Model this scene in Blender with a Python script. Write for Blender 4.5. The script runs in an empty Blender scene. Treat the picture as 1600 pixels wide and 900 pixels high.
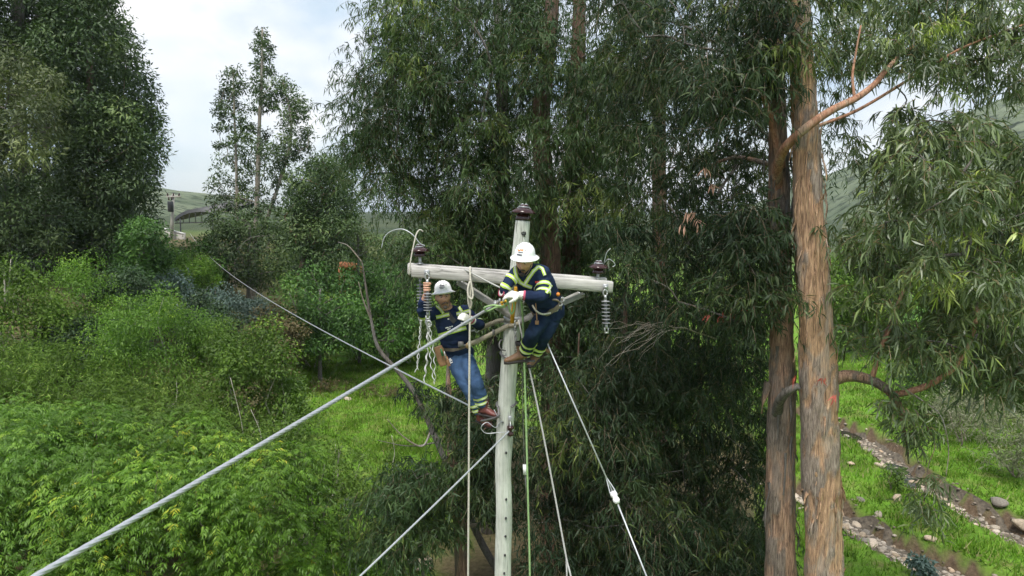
import bpy, bmesh, math, random
import numpy as np
from mathutils import Vector, Matrix
from mathutils.bvhtree import BVHTree

sc = bpy.context.scene
R_ = math.radians
# ------------------------------------------------------------------ camera
F = 1067.0                      # focal length in pixels of the 1600 px wide photograph
CAMZ = 9.0
HAZE_D = 0.0002
PITCH = math.atan2(120.0, F)
cam_d = bpy.data.cameras.new('camera')
cam = bpy.data.objects.new('camera', cam_d)
sc.collection.objects.link(cam)
cam.location = (0, 0, CAMZ)
cam.rotation_euler = (math.pi / 2 - PITCH, 0, 0)
cam_d.sensor_width = 36.0
cam_d.lens = 36.0 * F / 1600.0
cam_d.clip_start = 0.1
cam_d.clip_end = 6000
sc.camera = cam
# ------------------------------------------------------------------ sky
SUN_EL, SUN_AZ = R_(64), R_(196)          # azimuth clockwise from +Y
w = bpy.data.worlds.new('World'); sc.world = w; w.use_nodes = True
nt = w.node_tree; nt.nodes.clear()
def N(t, kind, **kw):
    n = t.nodes.new(kind)
    for k, v in kw.items(): setattr(n, k, v)
    return n
out = N(nt, 'ShaderNodeOutputWorld')
sky = N(nt, 'ShaderNodeTexSky', sky_type='NISHITA', sun_disc=False, sun_elevation=SUN_EL, sun_rotation=SUN_AZ)
bg1 = N(nt, 'ShaderNodeBackground'); bg1.inputs['Strength'].default_value = 0.09
bg2 = N(nt, 'ShaderNodeBackground'); bg2.inputs['Strength'].default_value = 0.60
tc = N(nt, 'ShaderNodeTexCoord')
mp = N(nt, 'ShaderNodeMapping'); mp.inputs['Scale'].default_value = (1, 1, 1.7); mp.inputs['Location'].default_value = (0.35, 0.1, 0.2)
no = N(nt, 'ShaderNodeTexNoise'); no.inputs['Scale'].default_value = 2.6; no.inputs['Detail'].default_value = 7; no.inputs['Roughness'].default_value = 0.52
rp = N(nt, 'ShaderNodeValToRGB')
rp.color_ramp.elements[0].position = 0.36; rp.color_ramp.elements[0].color = (0.38, 0.38, 0.38, 1)
rp.color_ramp.elements[1].position = 0.58; rp.color_ramp.elements[1].color = (1, 1, 1, 1)
no2 = N(nt, 'ShaderNodeTexNoise'); no2.inputs['Scale'].default_value = 3.4; no2.inputs['Detail'].default_value = 6
rp2 = N(nt, 'ShaderNodeValToRGB')
rp2.color_ramp.elements[0].position = 0.40; rp2.color_ramp.elements[0].color = (0.52, 0.66, 0.80, 1)
rp2.color_ramp.elements[1].position = 0.57; rp2.color_ramp.elements[1].color = (1.0, 1.0, 1.0, 1)
mx = N(nt, 'ShaderNodeMixShader')
L = nt.links.new
L(tc.outputs['Generated'], mp.inputs['Vector']); L(mp.outputs[0], no.inputs['Vector']); L(mp.outputs[0], no2.inputs['Vector'])
L(no.outputs['Fac'], rp.inputs[0]); L(no2.outputs['Fac'], rp2.inputs[0])
L(sky.outputs[0], bg1.inputs['Color']); L(rp2.outputs[0], bg2.inputs['Color'])
L(rp.outputs[0], mx.inputs[0]); L(bg1.outputs[0], mx.inputs[1]); L(bg2.outputs[0], mx.inputs[2])
L(mx.outputs[0], out.inputs['Surface'])
# ------------------------------------------------------------------ sun through thin cloud
sd = bpy.data.lights.new('sun', 'SUN'); sd.energy = 2.5; sd.angle = R_(20); sd.color = (1.0, 0.96, 0.9)
sun = bpy.data.objects.new('sun', sd); sc.collection.objects.link(sun)
sdir = Vector((math.sin(SUN_AZ) * math.cos(SUN_EL), math.cos(SUN_AZ) * math.cos(SUN_EL), math.sin(SUN_EL)))
sun.rotation_euler = sdir.to_track_quat('Z', 'Y').to_euler()
sun.location = (0, 0, 60)
# ------------------------------------------------------------------ exposure, sampling
vs = sc.view_settings
vs.view_transform = 'Standard'; vs.look = 'None'; vs.exposure = 1.0; vs.gamma = 1.0; vs.use_curve_mapping = False
cy = sc.cycles
cy.max_bounces = 4; cy.diffuse_bounces = 3; cy.glossy_bounces = 2; cy.transmission_bounces = 3; cy.transparent_max_bounces = 4
cy.volume_bounces = 0
cy.caustics_reflective = False; cy.caustics_refractive = False
cy.use_denoising = True
try:
    cy.denoiser = 'OPENIMAGEDENOISE'; cy.denoising_input_passes = 'RGB_ALBEDO_NORMAL'; cy.denoising_prefilter = 'ACCURATE'
except Exception: pass
cy.use_adaptive_sampling = True; cy.adaptive_threshold = 0.03
# ------------------------------------------------------------------ geometry helpers
CO, SI = math.cos(PITCH), math.sin(PITCH)
def ray(px, py):
    a = (px - 800.0) / F; b = (450.0 - py) / F
    return np.array([a, CO + b * SI, -SI + b * CO])
CAM = np.array([0, 0, CAMZ])
def P(px, py, Y):
    """the point of the place that lies Y metres out along the lens axis plan direction, seen at a photograph pixel"""
    d = ray(px, py); return CAM + d * (Y / d[1])
def Pv(a): return np.array([P(*q) for q in a])
def sstep(a, b, x):
    t = np.clip((x - a) / (b - a), 0, 1); return t * t * (3 - 2 * t)
def rng_(s): return np.random.default_rng(s)
def nrm(v):
    v = np.asarray(v, float); return v / np.maximum(np.linalg.norm(v, axis=-1, keepdims=True), 1e-9)
def _h(ix, iy, iz, seed):
    n = (ix * 374761393 + iy * 668265263 + iz * 2147483647 + seed * 1274126177) & 0x7fffffff
    n = ((n ^ (n >> 13)) * 1274126177) & 0x7fffffff
    return ((n ^ (n >> 16)) & 0xffff) / 65535.0
def vnoise(p, seed=0):
    p = np.asarray(p, float); i = np.floor(p).astype(np.int64); f = p - i; f = f * f * (3 - 2 * f)
    r = 0
    for a in (0, 1):
        for b in (0, 1):
            for c in (0, 1):
                wgt = (f[..., 0] if a else 1 - f[..., 0]) * (f[..., 1] if b else 1 - f[..., 1]) * (f[..., 2] if c else 1 - f[..., 2])
                r = r + wgt * _h(i[..., 0] + a, i[..., 1] + b, i[..., 2] + c, seed)
    return r
def fbm(p, o=4, seed=0):
    r = 0; a = .5; p = np.asarray(p, float)
    for k in range(o): r = r + a * vnoise(p * 2 ** k, seed + k); a *= .5
    return r
COL = sc.collection
def mesh_np(name, V, T=None, Q=None, mat=None, tint=None, smooth=False, mats=None, midx=None):
    V = np.ascontiguousarray(V, np.float32)
    me = bpy.data.meshes.new(name)
    nt_ = 0 if T is None else len(T); nq = 0 if Q is None else len(Q)
    me.vertices.add(len(V)); me.vertices.foreach_set('co', V.ravel())
    li = []
    if nt_: li.append(np.asarray(T, np.int32).ravel())
    if nq: li.append(np.asarray(Q, np.int32).ravel())
    li = np.concatenate(li)
    me.loops.add(len(li)); me.loops.foreach_set('vertex_index', li)
    st = np.concatenate([np.arange(nt_) * 3, nt_ * 3 + np.arange(nq) * 4]).astype(np.int32)
    me.polygons.add(nt_ + nq); me.polygons.foreach_set('loop_start', st)
    if tint is not None:
        at = me.attributes.new('tint', 'FLOAT', 'POINT'); at.data.foreach_set('value', np.ascontiguousarray(tint, np.float32))
    if mats:
        for m in mats: me.materials.append(m)
        if midx is not None: me.polygons.foreach_set('material_index', np.asarray(midx, np.int32))
    elif mat: me.materials.append(mat)
    if smooth: me.polygons.foreach_set('use_smooth', np.ones(nt_ + nq, bool))
    me.update(calc_edges=True)
    return me
def link(name, data, parent=None, loc=None):
    o = bpy.data.objects.new(name, data); COL.objects.link(o)
    if loc is not None: o.location = loc
    if parent is not None:
        o.parent = parent
        if loc is None: o.matrix_parent_inverse = Matrix.Translation(parent.location).inverted() if parent.rotation_euler.x == 0 else parent.matrix_basis.inverted()
    return o
def tag(o, label=None, cat=None, group=None, kind=None):
    if label: o['label'] = label
    if cat: o['category'] = cat
    if group: o['group'] = group
    if kind: o['kind'] = kind
    return o
def thing(name, label, cat, loc, group=None):
    o = bpy.data.objects.new(name, None); COL.objects.link(o); o.location = loc; o.empty_display_size = .2
    return tag(o, label, cat, group)
class MB:
    """collects shapes (quads, triangles) for one mesh"""
    def __init__(s): s.V = []; s.T = []; s.Q = []; s.n = 0
    def add(s, V, T=None, Q=None):
        V = np.asarray(V, float).reshape(-1, 3)
        if T is not None and len(T): s.T.append(np.asarray(T, int).reshape(-1, 3) + s.n)
        if Q is not None and len(Q): s.Q.append(np.asarray(Q, int).reshape(-1, 4) + s.n)
        s.V.append(V); s.n += len(V); return s
    def arrays(s):
        return (np.concatenate(s.V), np.concatenate(s.T) if s.T else None, np.concatenate(s.Q) if s.Q else None)
    def mesh(s, name, mat, smooth=True, **k):
        V, T, Q = s.arrays(); return mesh_np(name, V, T, Q, mat, smooth=smooth, **k)
    def build(s, name, mat, parent=None, smooth=True, **k):
        return link(name, s.mesh(name, mat, smooth, **k), parent)
def cr(pts, k=6, closed=False):
    """Catmull-Rom through rows of pts (any columns)"""
    p = np.asarray(pts, float)
    if len(p) < 3:
        t = np.linspace(0, 1, k + 1)[:, None]; return p[0] * (1 - t) + p[1] * t
    a = np.vstack([2 * p[0] - p[1], p, 2 * p[-1] - p[-2]]); o = []
    for i in range(1, len(a) - 2):
        t = np.linspace(0, 1, k, endpoint=False)[:, None]
        o.append(.5 * ((2 * a[i]) + (-a[i - 1] + a[i + 1]) * t + (2 * a[i - 1] - 5 * a[i] + 4 * a[i + 1] - a[i + 2]) * t * t + (-a[i - 1] + 3 * a[i] - 3 * a[i + 1] + a[i + 2]) * t ** 3))
    o.append(p[-1:]); return np.vstack(o)
def tube(mb, pts, rad, n=8, side=None, ry=None, cap=True):
    """sweep; rad (and ry) per point; side = fixed hint for the local x axis"""
    p = np.asarray(pts, float); m = len(p)
    rad = np.broadcast_to(np.asarray(rad, float), (m,)); ry = rad if ry is None else np.broadcast_to(np.asarray(ry, float), (m,))
    t = nrm(np.gradient(p, axis=0))
    if side is None:
        u = np.cross(t[0], [0.3, 0.1, 1.0]);
        if np.linalg.norm(u) < 1e-3: u = np.cross(t[0], [1, 0, 0])
        u = nrm(u); U = []
        for i in range(m):
            u = nrm(u - t[i] * np.dot(u, t[i])); U.append(u)
        U = np.array(U)
    else:
        s = np.broadcast_to(np.asarray(side, float), (m, 3)); U = nrm(s - t * np.sum(s * t, 1, keepdims=True))
    W = np.cross(t, U)
    a = np.linspace(0, 2 * math.pi, n, endpoint=False)
    V = p[:, None] + U[:, None] * (rad[:, None] * np.cos(a))[..., None] + W[:, None] * (ry[:, None] * np.sin(a))[..., None]
    V = V.reshape(-1, 3)
    i = np.arange(m - 1)[:, None] * n; j = np.arange(n)[None]; j2 = (j + 1) % n
    Q = np.stack([i + j, i + j2, i + n + j2, i + n + j], -1).reshape(-1, 4); T = None
    if cap:
        V = np.vstack([V, p[:1], p[-1:]]); k = m * n; jj = np.arange(n); jn = (jj + 1) % n
        T = np.vstack([np.stack([jn, jj, np.full(n, k)], -1), np.stack([(m - 1) * n + jj, (m - 1) * n + jn, np.full(n, k + 1)], -1)])
    mb.add(V, T, Q); return mb
def basis(z, x=None):
    z = nrm(z); x = np.array([1., 0, 0]) if x is None else np.asarray(x, float)
    if abs(np.dot(nrm(x), z)) > .98: x = np.array([0, 1., 0])
    x = nrm(x - z * np.dot(x, z)); return np.stack([x, np.cross(z, x), z], 1)
def lathe(mb, prof, n=20, o=(0, 0, 0), ax=(0, 0, 1), sx=1.0, x=None, sy=1.0):
    B = basis(ax, x); a = np.linspace(0, 2 * math.pi, n, endpoint=False); m = len(prof); pr = np.asarray(prof, float)
    V = np.stack([pr[:, :1] * np.cos(a) * sx, pr[:, :1] * np.sin(a) * sy, np.repeat(pr[:, 1:2], n, 1)], -1).reshape(-1, 3) @ B.T + np.asarray(o)
    i = np.arange(m - 1)[:, None] * n; j = np.arange(n)[None]; j2 = (j + 1) % n
    mb.add(V, None, np.stack([i + j, i + j2, i + n + j2, i + n + j], -1).reshape(-1, 4)); return mb
def boxo(mb, c, hx, hy, hz, B=None, ch=0.0):
    """oriented box with optional chamfer: half sizes along the columns of B"""
    B = np.eye(3) if B is None else B
    bm = bmesh.new(); bmesh.ops.create_cube(bm, size=2)
    for v in bm.verts: v.co = (v.co.x * hx, v.co.y * hy, v.co.z * hz)
    if ch: bmesh.ops.bevel(bm, geom=bm.edges[:], offset=ch, segments=1, affect='EDGES')
    bmesh.ops.triangulate(bm, faces=bm.faces[:])
    V = np.array([v.co[:] for v in bm.verts]); T = [[v.index for v in f.verts] for f in bm.faces]
    bm.free(); mb.add(V @ B.T + np.asarray(c), T); return mb
def ellipsoid(mb, c, r, B=None, nu=14, nv=9):
    B = np.eye(3) if B is None else B
    th = np.linspace(0, math.pi, nv); a = np.linspace(0, 2 * math.pi, nu, endpoint=False)
    V = np.stack([np.sin(th)[:, None] * np.cos(a) * r[0], np.sin(th)[:, None] * np.sin(a) * r[1], np.cos(th)[:, None] * np.ones(nu) * r[2]], -1).reshape(-1, 3)
    i = np.arange(nv - 1)[:, None] * nu; j = np.arange(nu)[None]; j2 = (j + 1) % nu
    mb.add(V @ B.T + np.asarray(c), None, np.stack([i + j, i + nu + j, i + nu + j2, i + j2], -1).reshape(-1, 4)); return mb
# ------------------------------------------------------------------ materials
def newmat(name):
    m = bpy.data.materials.new(name); m.use_nodes = True
    t = m.node_tree; b = t.nodes['Principled BSDF']; return m, t, b
def ramp(t, stops, fac):
    r = N(t, 'ShaderNodeValToRGB'); e = r.color_ramp.elements
    while len(e) < len(stops): e.new(.5)
    for q, (p_, c) in zip(e, stops): q.position = p_; q.color = (*c, 1)
    t.links.new(fac, r.inputs[0]); return r.outputs[0]
def noise(t, scale, detail=5, rough=.55, vec=None, stretch=None, dist=0.0):
    n = N(t, 'ShaderNodeTexNoise'); n.inputs['Scale'].default_value = scale; n.inputs['Detail'].default_value = detail; n.inputs['Roughness'].default_value = rough
    n.inputs['Distortion'].default_value = dist
    if vec is None: vec = N(t, 'ShaderNodeTexCoord').outputs['Object']
    if stretch:
        q = N(t, 'ShaderNodeMapping'); q.inputs['Scale'].default_value = stretch; t.links.new(vec, q.inputs[0]); vec = q.outputs[0]
    t.links.new(vec, n.inputs['Vector']); return n.outputs['Fac']
def mixc(t, a, b, f, mode='MIX'):
    m = N(t, 'ShaderNodeMix', data_type='RGBA', blend_type=mode)
    for s, v in ((6, a), (7, b)):
        if isinstance(v, tuple): m.inputs[s].default_value = (*v, 1)
        else: t.links.new(v, m.inputs[s])
    if isinstance(f, float): m.inputs[0].default_value = f
    else: t.links.new(f, m.inputs[0])
    return m.outputs[2]
def bump(t, b, h, s=.5, d=.02):
    n = N(t, 'ShaderNodeBump'); n.inputs['Strength'].default_value = s; n.inputs['Distance'].default_value = d
    t.links.new(h, n.inputs['Height']); t.links.new(n.outputs[0], b.inputs['Normal'])
def plain(name, col, rough=.6, metal=0.0, var=.25, scale=20, bmp=.15, bd=.004, spec=None, stretch=None):
    m, t, b = newmat(name); b.inputs['Roughness'].default_value = rough; b.inputs['Metallic'].default_value = metal
    f = noise(t, scale, 5, .6, stretch=stretch)
    lo = tuple(c * (1 - var) for c in col); hi = tuple(min(1, c * (1 + var)) for c in col)
    t.links.new(ramp(t, [(.3, lo), (.7, hi)], f), b.inputs['Base Color'])
    if bmp: bump(t, b, f, bmp, bd)
    if spec is not None: b.inputs['Specular IOR Level'].default_value = spec
    return m
def leafmat(name, stops, rough=.5, tr=.3, spec=.35, big=0.35, bigscale=.8):
    """stops: colour ramp over the leaf's own random tint"""
    m, t, b = newmat(name)
    at = N(t, 'ShaderNodeAttribute', attribute_name='tint')
    g = noise(t, bigscale, 3)
    c = ramp(t, stops, at.outputs['Fac'])
    hv = ramp(t, [(.3, (1 - big,) * 3), (.7, (1 + big * .6,) * 3)], g)
    c = mixc(t, c, hv, 1.0, 'MULTIPLY')
    t.links.new(c, b.inputs['Base Color']); b.inputs['Roughness'].default_value = rough; b.inputs['Specular IOR Level'].default_value = spec
    tl = N(t, 'ShaderNodeBsdfTranslucent')
    c2 = mixc(t, c, (1.0, 1.25, .55), 1.0, 'MULTIPLY'); t.links.new(c2, tl.inputs['Color'])
    ms = N(t, 'ShaderNodeMixShader'); ms.inputs[0].default_value = tr
    o = [n for n in t.nodes if n.type == 'OUTPUT_MATERIAL'][0]
    t.links.new(b.outputs[0], ms.inputs[1]); t.links.new(tl.outputs[0], ms.inputs[2]); t.links.new(ms.outputs[0], o.inputs['Surface'])
    return m
# ================================================================== terrain
def gz0(X, Y):
    X = np.asarray(X, float); Y = np.asarray(Y, float)
    left = 6.3 * sstep(0, 1, (-X - 7.5 - .06 * (Y - 20)) / 17) * sstep(13, 36, Y)
    back = np.where(X < 0, 6.2, 6.2 - 2.2 * sstep(0, 14, X)) * sstep(43, 80, Y)
    z = np.maximum(left, back) + .35 * np.minimum(left, back) * .2
    z = z + .22 * (vnoise(np.stack([X * .22, Y * .22, X * 0], -1), 3) - .5) + .10 * (vnoise(np.stack([X * .9, Y * .9, X * 0], -1), 4) - .5)
    return z
def ground_hit(px, py, zf=gz0):
    d = ray(px, py); t = 6.0 * 1.004 ** np.arange(1300); q = CAM + d * t[:, None]
    k = np.nonzero(q[:, 2] <= zf(q[:, 0], q[:, 1]))[0]
    return q[k[0]] if len(k) else q[-1]
chan = {'a': ([(1180, 738), (1240, 765), (1315, 798), (1385, 840), (1460, 880), (1530, 915), (1640, 975)], .80, .42),
        'b': ([(1245, 640), (1312, 662), (1345, 675), (1378, 698), (1420, 735), (1470, 766), (1530, 797), (1600, 830), (1720, 880)], .72, .5)}
for k in list(chan):
    pts, hw, dp = chan[k]
    xy = np.array([ground_hit(*q)[:2] for q in pts]); chan[k] = (cr(xy, 8), hw, dp)
def dpoly(X, Y, pl):
    d = np.full(np.shape(X), 1e9)
    for a, b in zip(pl[:-1], pl[1:]):
        v = b - a; L2 = max(v @ v, 1e-9)
        t = np.clip(((X - a[0]) * v[0] + (Y - a[1]) * v[1]) / L2, 0, 1)
        d = np.minimum(d, np.hypot(X - a[0] - t * v[0], Y - a[1] - t * v[1]))
    return d
def gzs(X, Y):
    X = np.asarray(X, float); Y = np.asarray(Y, float); z = gz0(X, Y); soil = np.zeros(np.shape(z))
    for k, (pl, hw, dp) in chan.items():
        d = dpoly(X, Y, pl) + .45 * (vnoise(np.stack([X * 1.1, Y * 1.1, X * 0], -1), 9) - .5)
        z = z - dp * (1 - sstep(hw * .78, hw * 1.06, d))
        soil = np.maximum(soil, 1 - sstep(hw * 1.02, hw * 1.16, d))
    return z, soil
def gz(X, Y): return gzs(X, Y)[0]
def lines(lo, a, b, hi, st, grow=1.16):
    core = list(np.arange(a, b + 1e-6, st)); s = st; x = b; up = []
    while x < hi: s *= grow; x += s; up.append(x)
    s = st; x = a; dn = []
    while x > lo: s *= grow; x -= s; dn.append(x)
    return np.array(dn[::-1] + core + up)
GX = lines(-1400, -12, 22, 1400, .24, 1.2); GY = lines(-300, 13, 42, 2200, .24, 1.2)
gx, gy = np.meshgrid(GX, GY); zz, soil = gzs(gx, gy)
# leaf litter under the scrub of the left slope and under the grove
rt_ = gx / np.maximum(gy, 1); lw = .25 * (vnoise(np.stack([gx * .5, gy * .5, gx * 0], -1), 15) - .5)
soil = np.maximum(soil, .85 * sstep(-.31, -.37, rt_ + lw * .2) * (1 - sstep(60, 80, gy))); soil = np.maximum(soil, .9 * sstep(-.09, -.05, rt_) * (1 - sstep(.36, .40, rt_)) * (1 - sstep(24, 30, gy)))
# trodden earth under the trees by the pole
ec = ground_hit(735, 885); de = np.hypot((gx - ec[0]) * .6, gy - ec[1]); soil = np.maximum(soil, .9 * (1 - sstep(1.2, 2.6, de + 1.2 * vnoise(np.stack([gx, gy, gx * 0], -1), 5))))
for (px, py, r) in ((1330, 728, .8), (1310, 722, .8), (1355, 735, .6), (1435, 805, .5), (1480, 828, .5), (1590, 818, .8)):
    e = ground_hit(px, py); soil = np.maximum(soil, (.95 if py < 740 else .55) * (1 - sstep(.3, 1.0, np.hypot((gx - e[0]) * .7, (gy - e[1])) / r + .6 * vnoise(np.stack([gx * 2, gy * 2, gx * 0], -1), 8))))
V = np.stack([gx, gy, zz], -1).reshape(-1, 3); nx = len(GX)
i = (np.arange(len(GY) - 1)[:, None] * nx + np.arange(nx - 1)[None]).ravel()
m, t, b = newmat('meadow_ground'); b.inputs['Roughness'].default_value = .9; b.inputs['Specular IOR Level'].default_value = .15
n1 = noise(t, .35, 5); n2 = noise(t, 6, 6, .7); n3 = noise(t, 1.3, 4)
g = ramp(t, [(.28, (.068, .15, .014)), (.5, (.125, .26, .024)), (.72, (.18, .31, .04))], n1)
g = mixc(t, g, (.17, .16, .06), ramp(t, [(.48, (0,) * 3), (.68, (.75,) * 3)], n3))
g = mixc(t, g, ramp(t, [(.3, (.45,) * 3), (.7, (1.25,) * 3)], n2), .8, 'MULTIPLY')
s_ = ramp(t, [(.3, (.045, .03, .018)), (.7, (.16, .115, .075))], noise(t, 9, 7, .7))
sy = N(t, 'ShaderNodeSeparateXYZ'); t.links.new(N(t, 'ShaderNodeTexCoord').outputs['Object'], sy.inputs[0])
mr = N(t, 'ShaderNodeMapRange'); mr.inputs['From Min'].default_value = 55; mr.inputs['From Max'].default_value = 85; t.links.new(sy.outputs['Y'], mr.inputs[0])
g = mixc(t, g, ramp(t, [(.35, (.025, .042, .018)), (.6, (.06, .075, .036))], noise(t, .05, 6, .65)), mr.outputs[0])
at = N(t, 'ShaderNodeAttribute', attribute_name='tint')
t.links.new(mixc(t, g, s_, at.outputs['Fac']), b.inputs['Base Color']); bump(t, b, n2, .8, .06)
GROUND_M = m
ground = link('ground', mesh_np('ground', V, None, np.stack([i, i + 1, i + nx + 1, i + nx], -1), m, tint=soil.ravel(), smooth=True)); tag(ground, kind='structure')

# ------------------------------------------------------------------ hills far behind
def hillmat(name, c1, c2, sc_):
    m, t, b = newmat(name); b.inputs['Roughness'].default_value = 1; b.inputs['Specular IOR Level'].default_value = 0
    f = noise(t, sc_, 8, .65); g = ramp(t, [(.35, c1), (.6, c2)], f)
    g2 = ramp(t, [(.50, (0,) * 3), (.60, (1,) * 3)], noise(t, sc_ * 5, 6, .7))
    t.links.new(mixc(t, g, tuple(x * .35 for x in c1), g2), b.inputs['Base Color']); return m
def hill(ridge, Yr, Yf, mat, seed, name='hill'):
    """ridge: photograph outline of the crest at distance Yr; falls to the plain at Yf"""
    r = cr(ridge, 10); cst = np.array([P(a, c, Yr) for a, c in r]); k = 26; rows = []
    for j in range(k + 14):
        u = j / (k - 1)
        if j < k:
            q = cst.copy(); q[:, 1] = Yf + (Yr - Yf) * u; q[:, 0] = cst[:, 0] * (.75 + .25 * u)
            q[:, 2] = 2 + (cst[:, 2] - 2) * (u ** .9)
        else:
            v = (j - k + 1) / 14; q = cst.copy(); q[:, 1] += v * (Yr - Yf) * .8; q[:, 2] = 2 + (cst[:, 2] - 2) * (1 - v * v)
        am = (Yr * .012) * np.sin(min(u, 1) * math.pi)
        q[:, 2] += am * (fbm(np.stack([q[:, 0] / (Yr * .06), q[:, 1] / (Yr * .06), q[:, 0] * 0], -1), 4, seed) - .47)
        rows.append(q)
    V = np.array(rows); h, n_ = V.shape[:2]
    i = (np.arange(h - 1)[:, None] * n_ + np.arange(n_ - 1)[None]).ravel()
    o = link(name, mesh_np(name, V.reshape(-1, 3), None, np.stack([i, i + 1, i + n_ + 1, i + n_], -1), mat, smooth=True)); return tag(o, kind='structure')
hm1 = hillmat('hill_grass', (.085, .11, .065), (.155, .18, .115), .022)
hm2 = hillmat('hill_far', (.07, .10, .055), (.10, .13, .07), .008)
hill([(-700, 250), (-300, 250), (0, 268), (150, 280), (240, 296), (275, 298), (320, 305), (370, 322), (430, 350), (480, 375), (560, 395), (700, 400)], 520, 200, hm1, 3, 'left_hill')
hill([(1130, 420), (1200, 370), (1260, 318), (1300, 290), (1345, 266), (1420, 232), (1520, 180), (1600, 145), (1750, 95), (2100, 40), (2700, 30)], 480, 190, hm1, 7, 'right_hill')
hill([(250, 372), (400, 362), (520, 352), (575, 350), (620, 352), (680, 345), (760, 352), (900, 350), (1100, 340), (1300, 352)], 1700, 900, hm2, 5, 'far_mountain')

# ------------------------------------------------------------------ stream beds, water, stones
mb_gravel = plain('gravel_bed', (.10, .082, .06), .9, 0, .6, 9, .8, .03)
m, t, b = newmat('stream_water'); b.inputs['Base Color'].default_value = (.02, .022, .016, 1); b.inputs['Roughness'].default_value = .06; b.inputs['IOR'].default_value = 1.33
bump(t, b, noise(t, 7, 3), .25, .02); WATER = m
m, t, b = newmat('river_stone'); b.inputs['Roughness'].default_value = .85
oi = N(t, 'ShaderNodeObjectInfo')
c0 = ramp(t, [(0, (.17, .15, .125)), (.25, (.35, .31, .25)), (.45, (.38, .29, .195)), (.7, (.58, .51, .42)), (1, (.50, .36, .24))], oi.outputs['Random'])
nn = noise(t, 5, 6, .65); t.links.new(mixc(t, c0, ramp(t, [(.3, (.6,) * 3), (.7, (1.2,) * 3)], nn), 1.0, 'MULTIPLY'), b.inputs['Base Color']); bump(t, b, nn, .5, .03); STONE = m
def stone_mesh(seed, sub=2):
    bm = bmesh.new(); bmesh.ops.create_icosphere(bm, subdivisions=sub, radius=1)
    V = np.array([v.co[:] for v in bm.verts]); T = [[v.index for v in f.verts] for f in bm.faces]; bm.free()
    r = rng_(seed)
    for _ in range(5):
        d = nrm(r.normal(size=3)); h = r.uniform(.55, .85); s = V @ d; V = V - np.maximum(s - h, 0)[:, None] * d * .85
    V = V * (1 + .22 * (fbm(V * 1.5 + seed * 7, 3, seed) - .45))[:, None] * np.array([1.0, r.uniform(.65, .9), r.uniform(.45, .65)])
    return mesh_np('stone', V, T, None, STONE, smooth=True)
STONES = [stone_mesh(s, 2) for s in range(7)]
rg = rng_(11)
def along(pl, u):
    seg = np.hypot(*np.diff(pl, axis=0).T); c = np.concatenate([[0], np.cumsum(seg)]); s = u * c[-1]
    return np.stack([np.interp(s, c, pl[:, 0]), np.interp(s, c, pl[:, 1])], -1)
def stream(key, nst, water):
    pl, hw, dp = chan[key]; tn = nrm(np.gradient(pl, axis=0)); nm = np.stack([-tn[:, 1], tn[:, 0]], -1)
    us = np.linspace(-.88, .88, 7); V = []
    for u in us:
        q = pl + nm * (hw * u); V.append(np.stack([q[:, 0], q[:, 1], gz(q[:, 0], q[:, 1]) + .02], -1))
    V = np.array(V).transpose(1, 0, 2); n_ = 7; i = (np.arange(len(pl) - 1)[:, None] * n_ + np.arange(n_ - 1)[None]).ravel()
    bed = link('stream_bed', mesh_np('stream_bed', V.reshape(-1, 3), None, np.stack([i, i + 1, i + n_ + 1, i + n_], -1), mb_gravel, smooth=True)); tag(bed, kind='structure')
    k = 0
    while k < nst:
        u = rg.uniform(.02, .98); q = along(pl, np.array([u]))[0] + rg.normal(size=2) * hw * .5
        s = float(np.clip(rg.lognormal(-2.35, .5), .05, .26))
        z = float(gz(q[0], q[1]))
        if z > gz0(q[0], q[1]) - .08 and rg.random() < .8: continue
        o = link('stone', STONES[rg.integers(7)], bed); o.matrix_parent_inverse = Matrix()
        o.location = (q[0], q[1], z + s * .16); o.scale = (s * rg.uniform(.8, 1.3), s, s * rg.uniform(.8, 1.2)); o.rotation_euler = (rg.normal() * .2, rg.normal() * .2, rg.uniform(0, 6.28)); k += 1
    # pebbles between the stones
    bm = bmesh.new(); bmesh.ops.create_icosphere(bm, subdivisions=1, radius=1); IV = np.array([v.co[:] for v in bm.verts]); IT = np.array([[v.index for v in f.verts] for f in bm.faces]); bm.free()
    n2 = 1300; q = along(pl, rg.uniform(0, 1, n2)) + rg.normal(size=(n2, 2)) * hw * .45
    z = gz(q[:, 0], q[:, 1]); s = rg.uniform(.025, .075, n2)
    VV = IV[None] * s[:, None, None] * np.array([1.2, 1, .6]) + np.stack([q[:, 0], q[:, 1], z + s * .3], -1)[:, None]
    TT = IT[None] + (np.arange(n2) * len(IV))[:, None, None]
    tag(link('gravel', mesh_np('gravel', VV.reshape(-1, 3), TT.reshape(-1, 3), None, GRAVEL, tint=np.repeat(rg.random(n2), len(IV))), bed), kind='stuff')
    if water:
        for (a, c) in water:
            sub = along(pl, np.linspace(a, c, 14)); tn = nrm(np.gradient(sub, axis=0)); nm = np.stack([-tn[:, 1], tn[:, 0]], -1)
            wv = []
            for u in (-1, 1):
                qq = sub + nm * (hw * 1.0 * u * np.sin(np.linspace(.05, math.pi - .05, 14)) ** .5)[:, None]; wv.append(qq)
            zb = float(np.median(gz(sub[:, 0], sub[:, 1]))) + .055
            V = np.array([[*a_, zb] for pair in zip(*wv) for a_ in pair]); i = np.arange(13) * 2
            tag(link('stream_water', mesh_np('stream_water', V, None, np.stack([i, i + 1, i + 3, i + 2], -1), WATER)), kind='structure')
m, t, b = newmat('gravel'); b.inputs['Roughness'].default_value = .9
at = N(t, 'ShaderNodeAttribute', attribute_name='tint')
t.links.new(ramp(t, [(0, (.085, .07, .05)), (.5, (.24, .20, .155)), (1, (.40, .35, .285))], at.outputs['Fac']), b.inputs['Base Color']); GRAVEL = m
stream('a', 165, None)
stream('b', 135, [(.05, .22), (.42, .58)])
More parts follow.
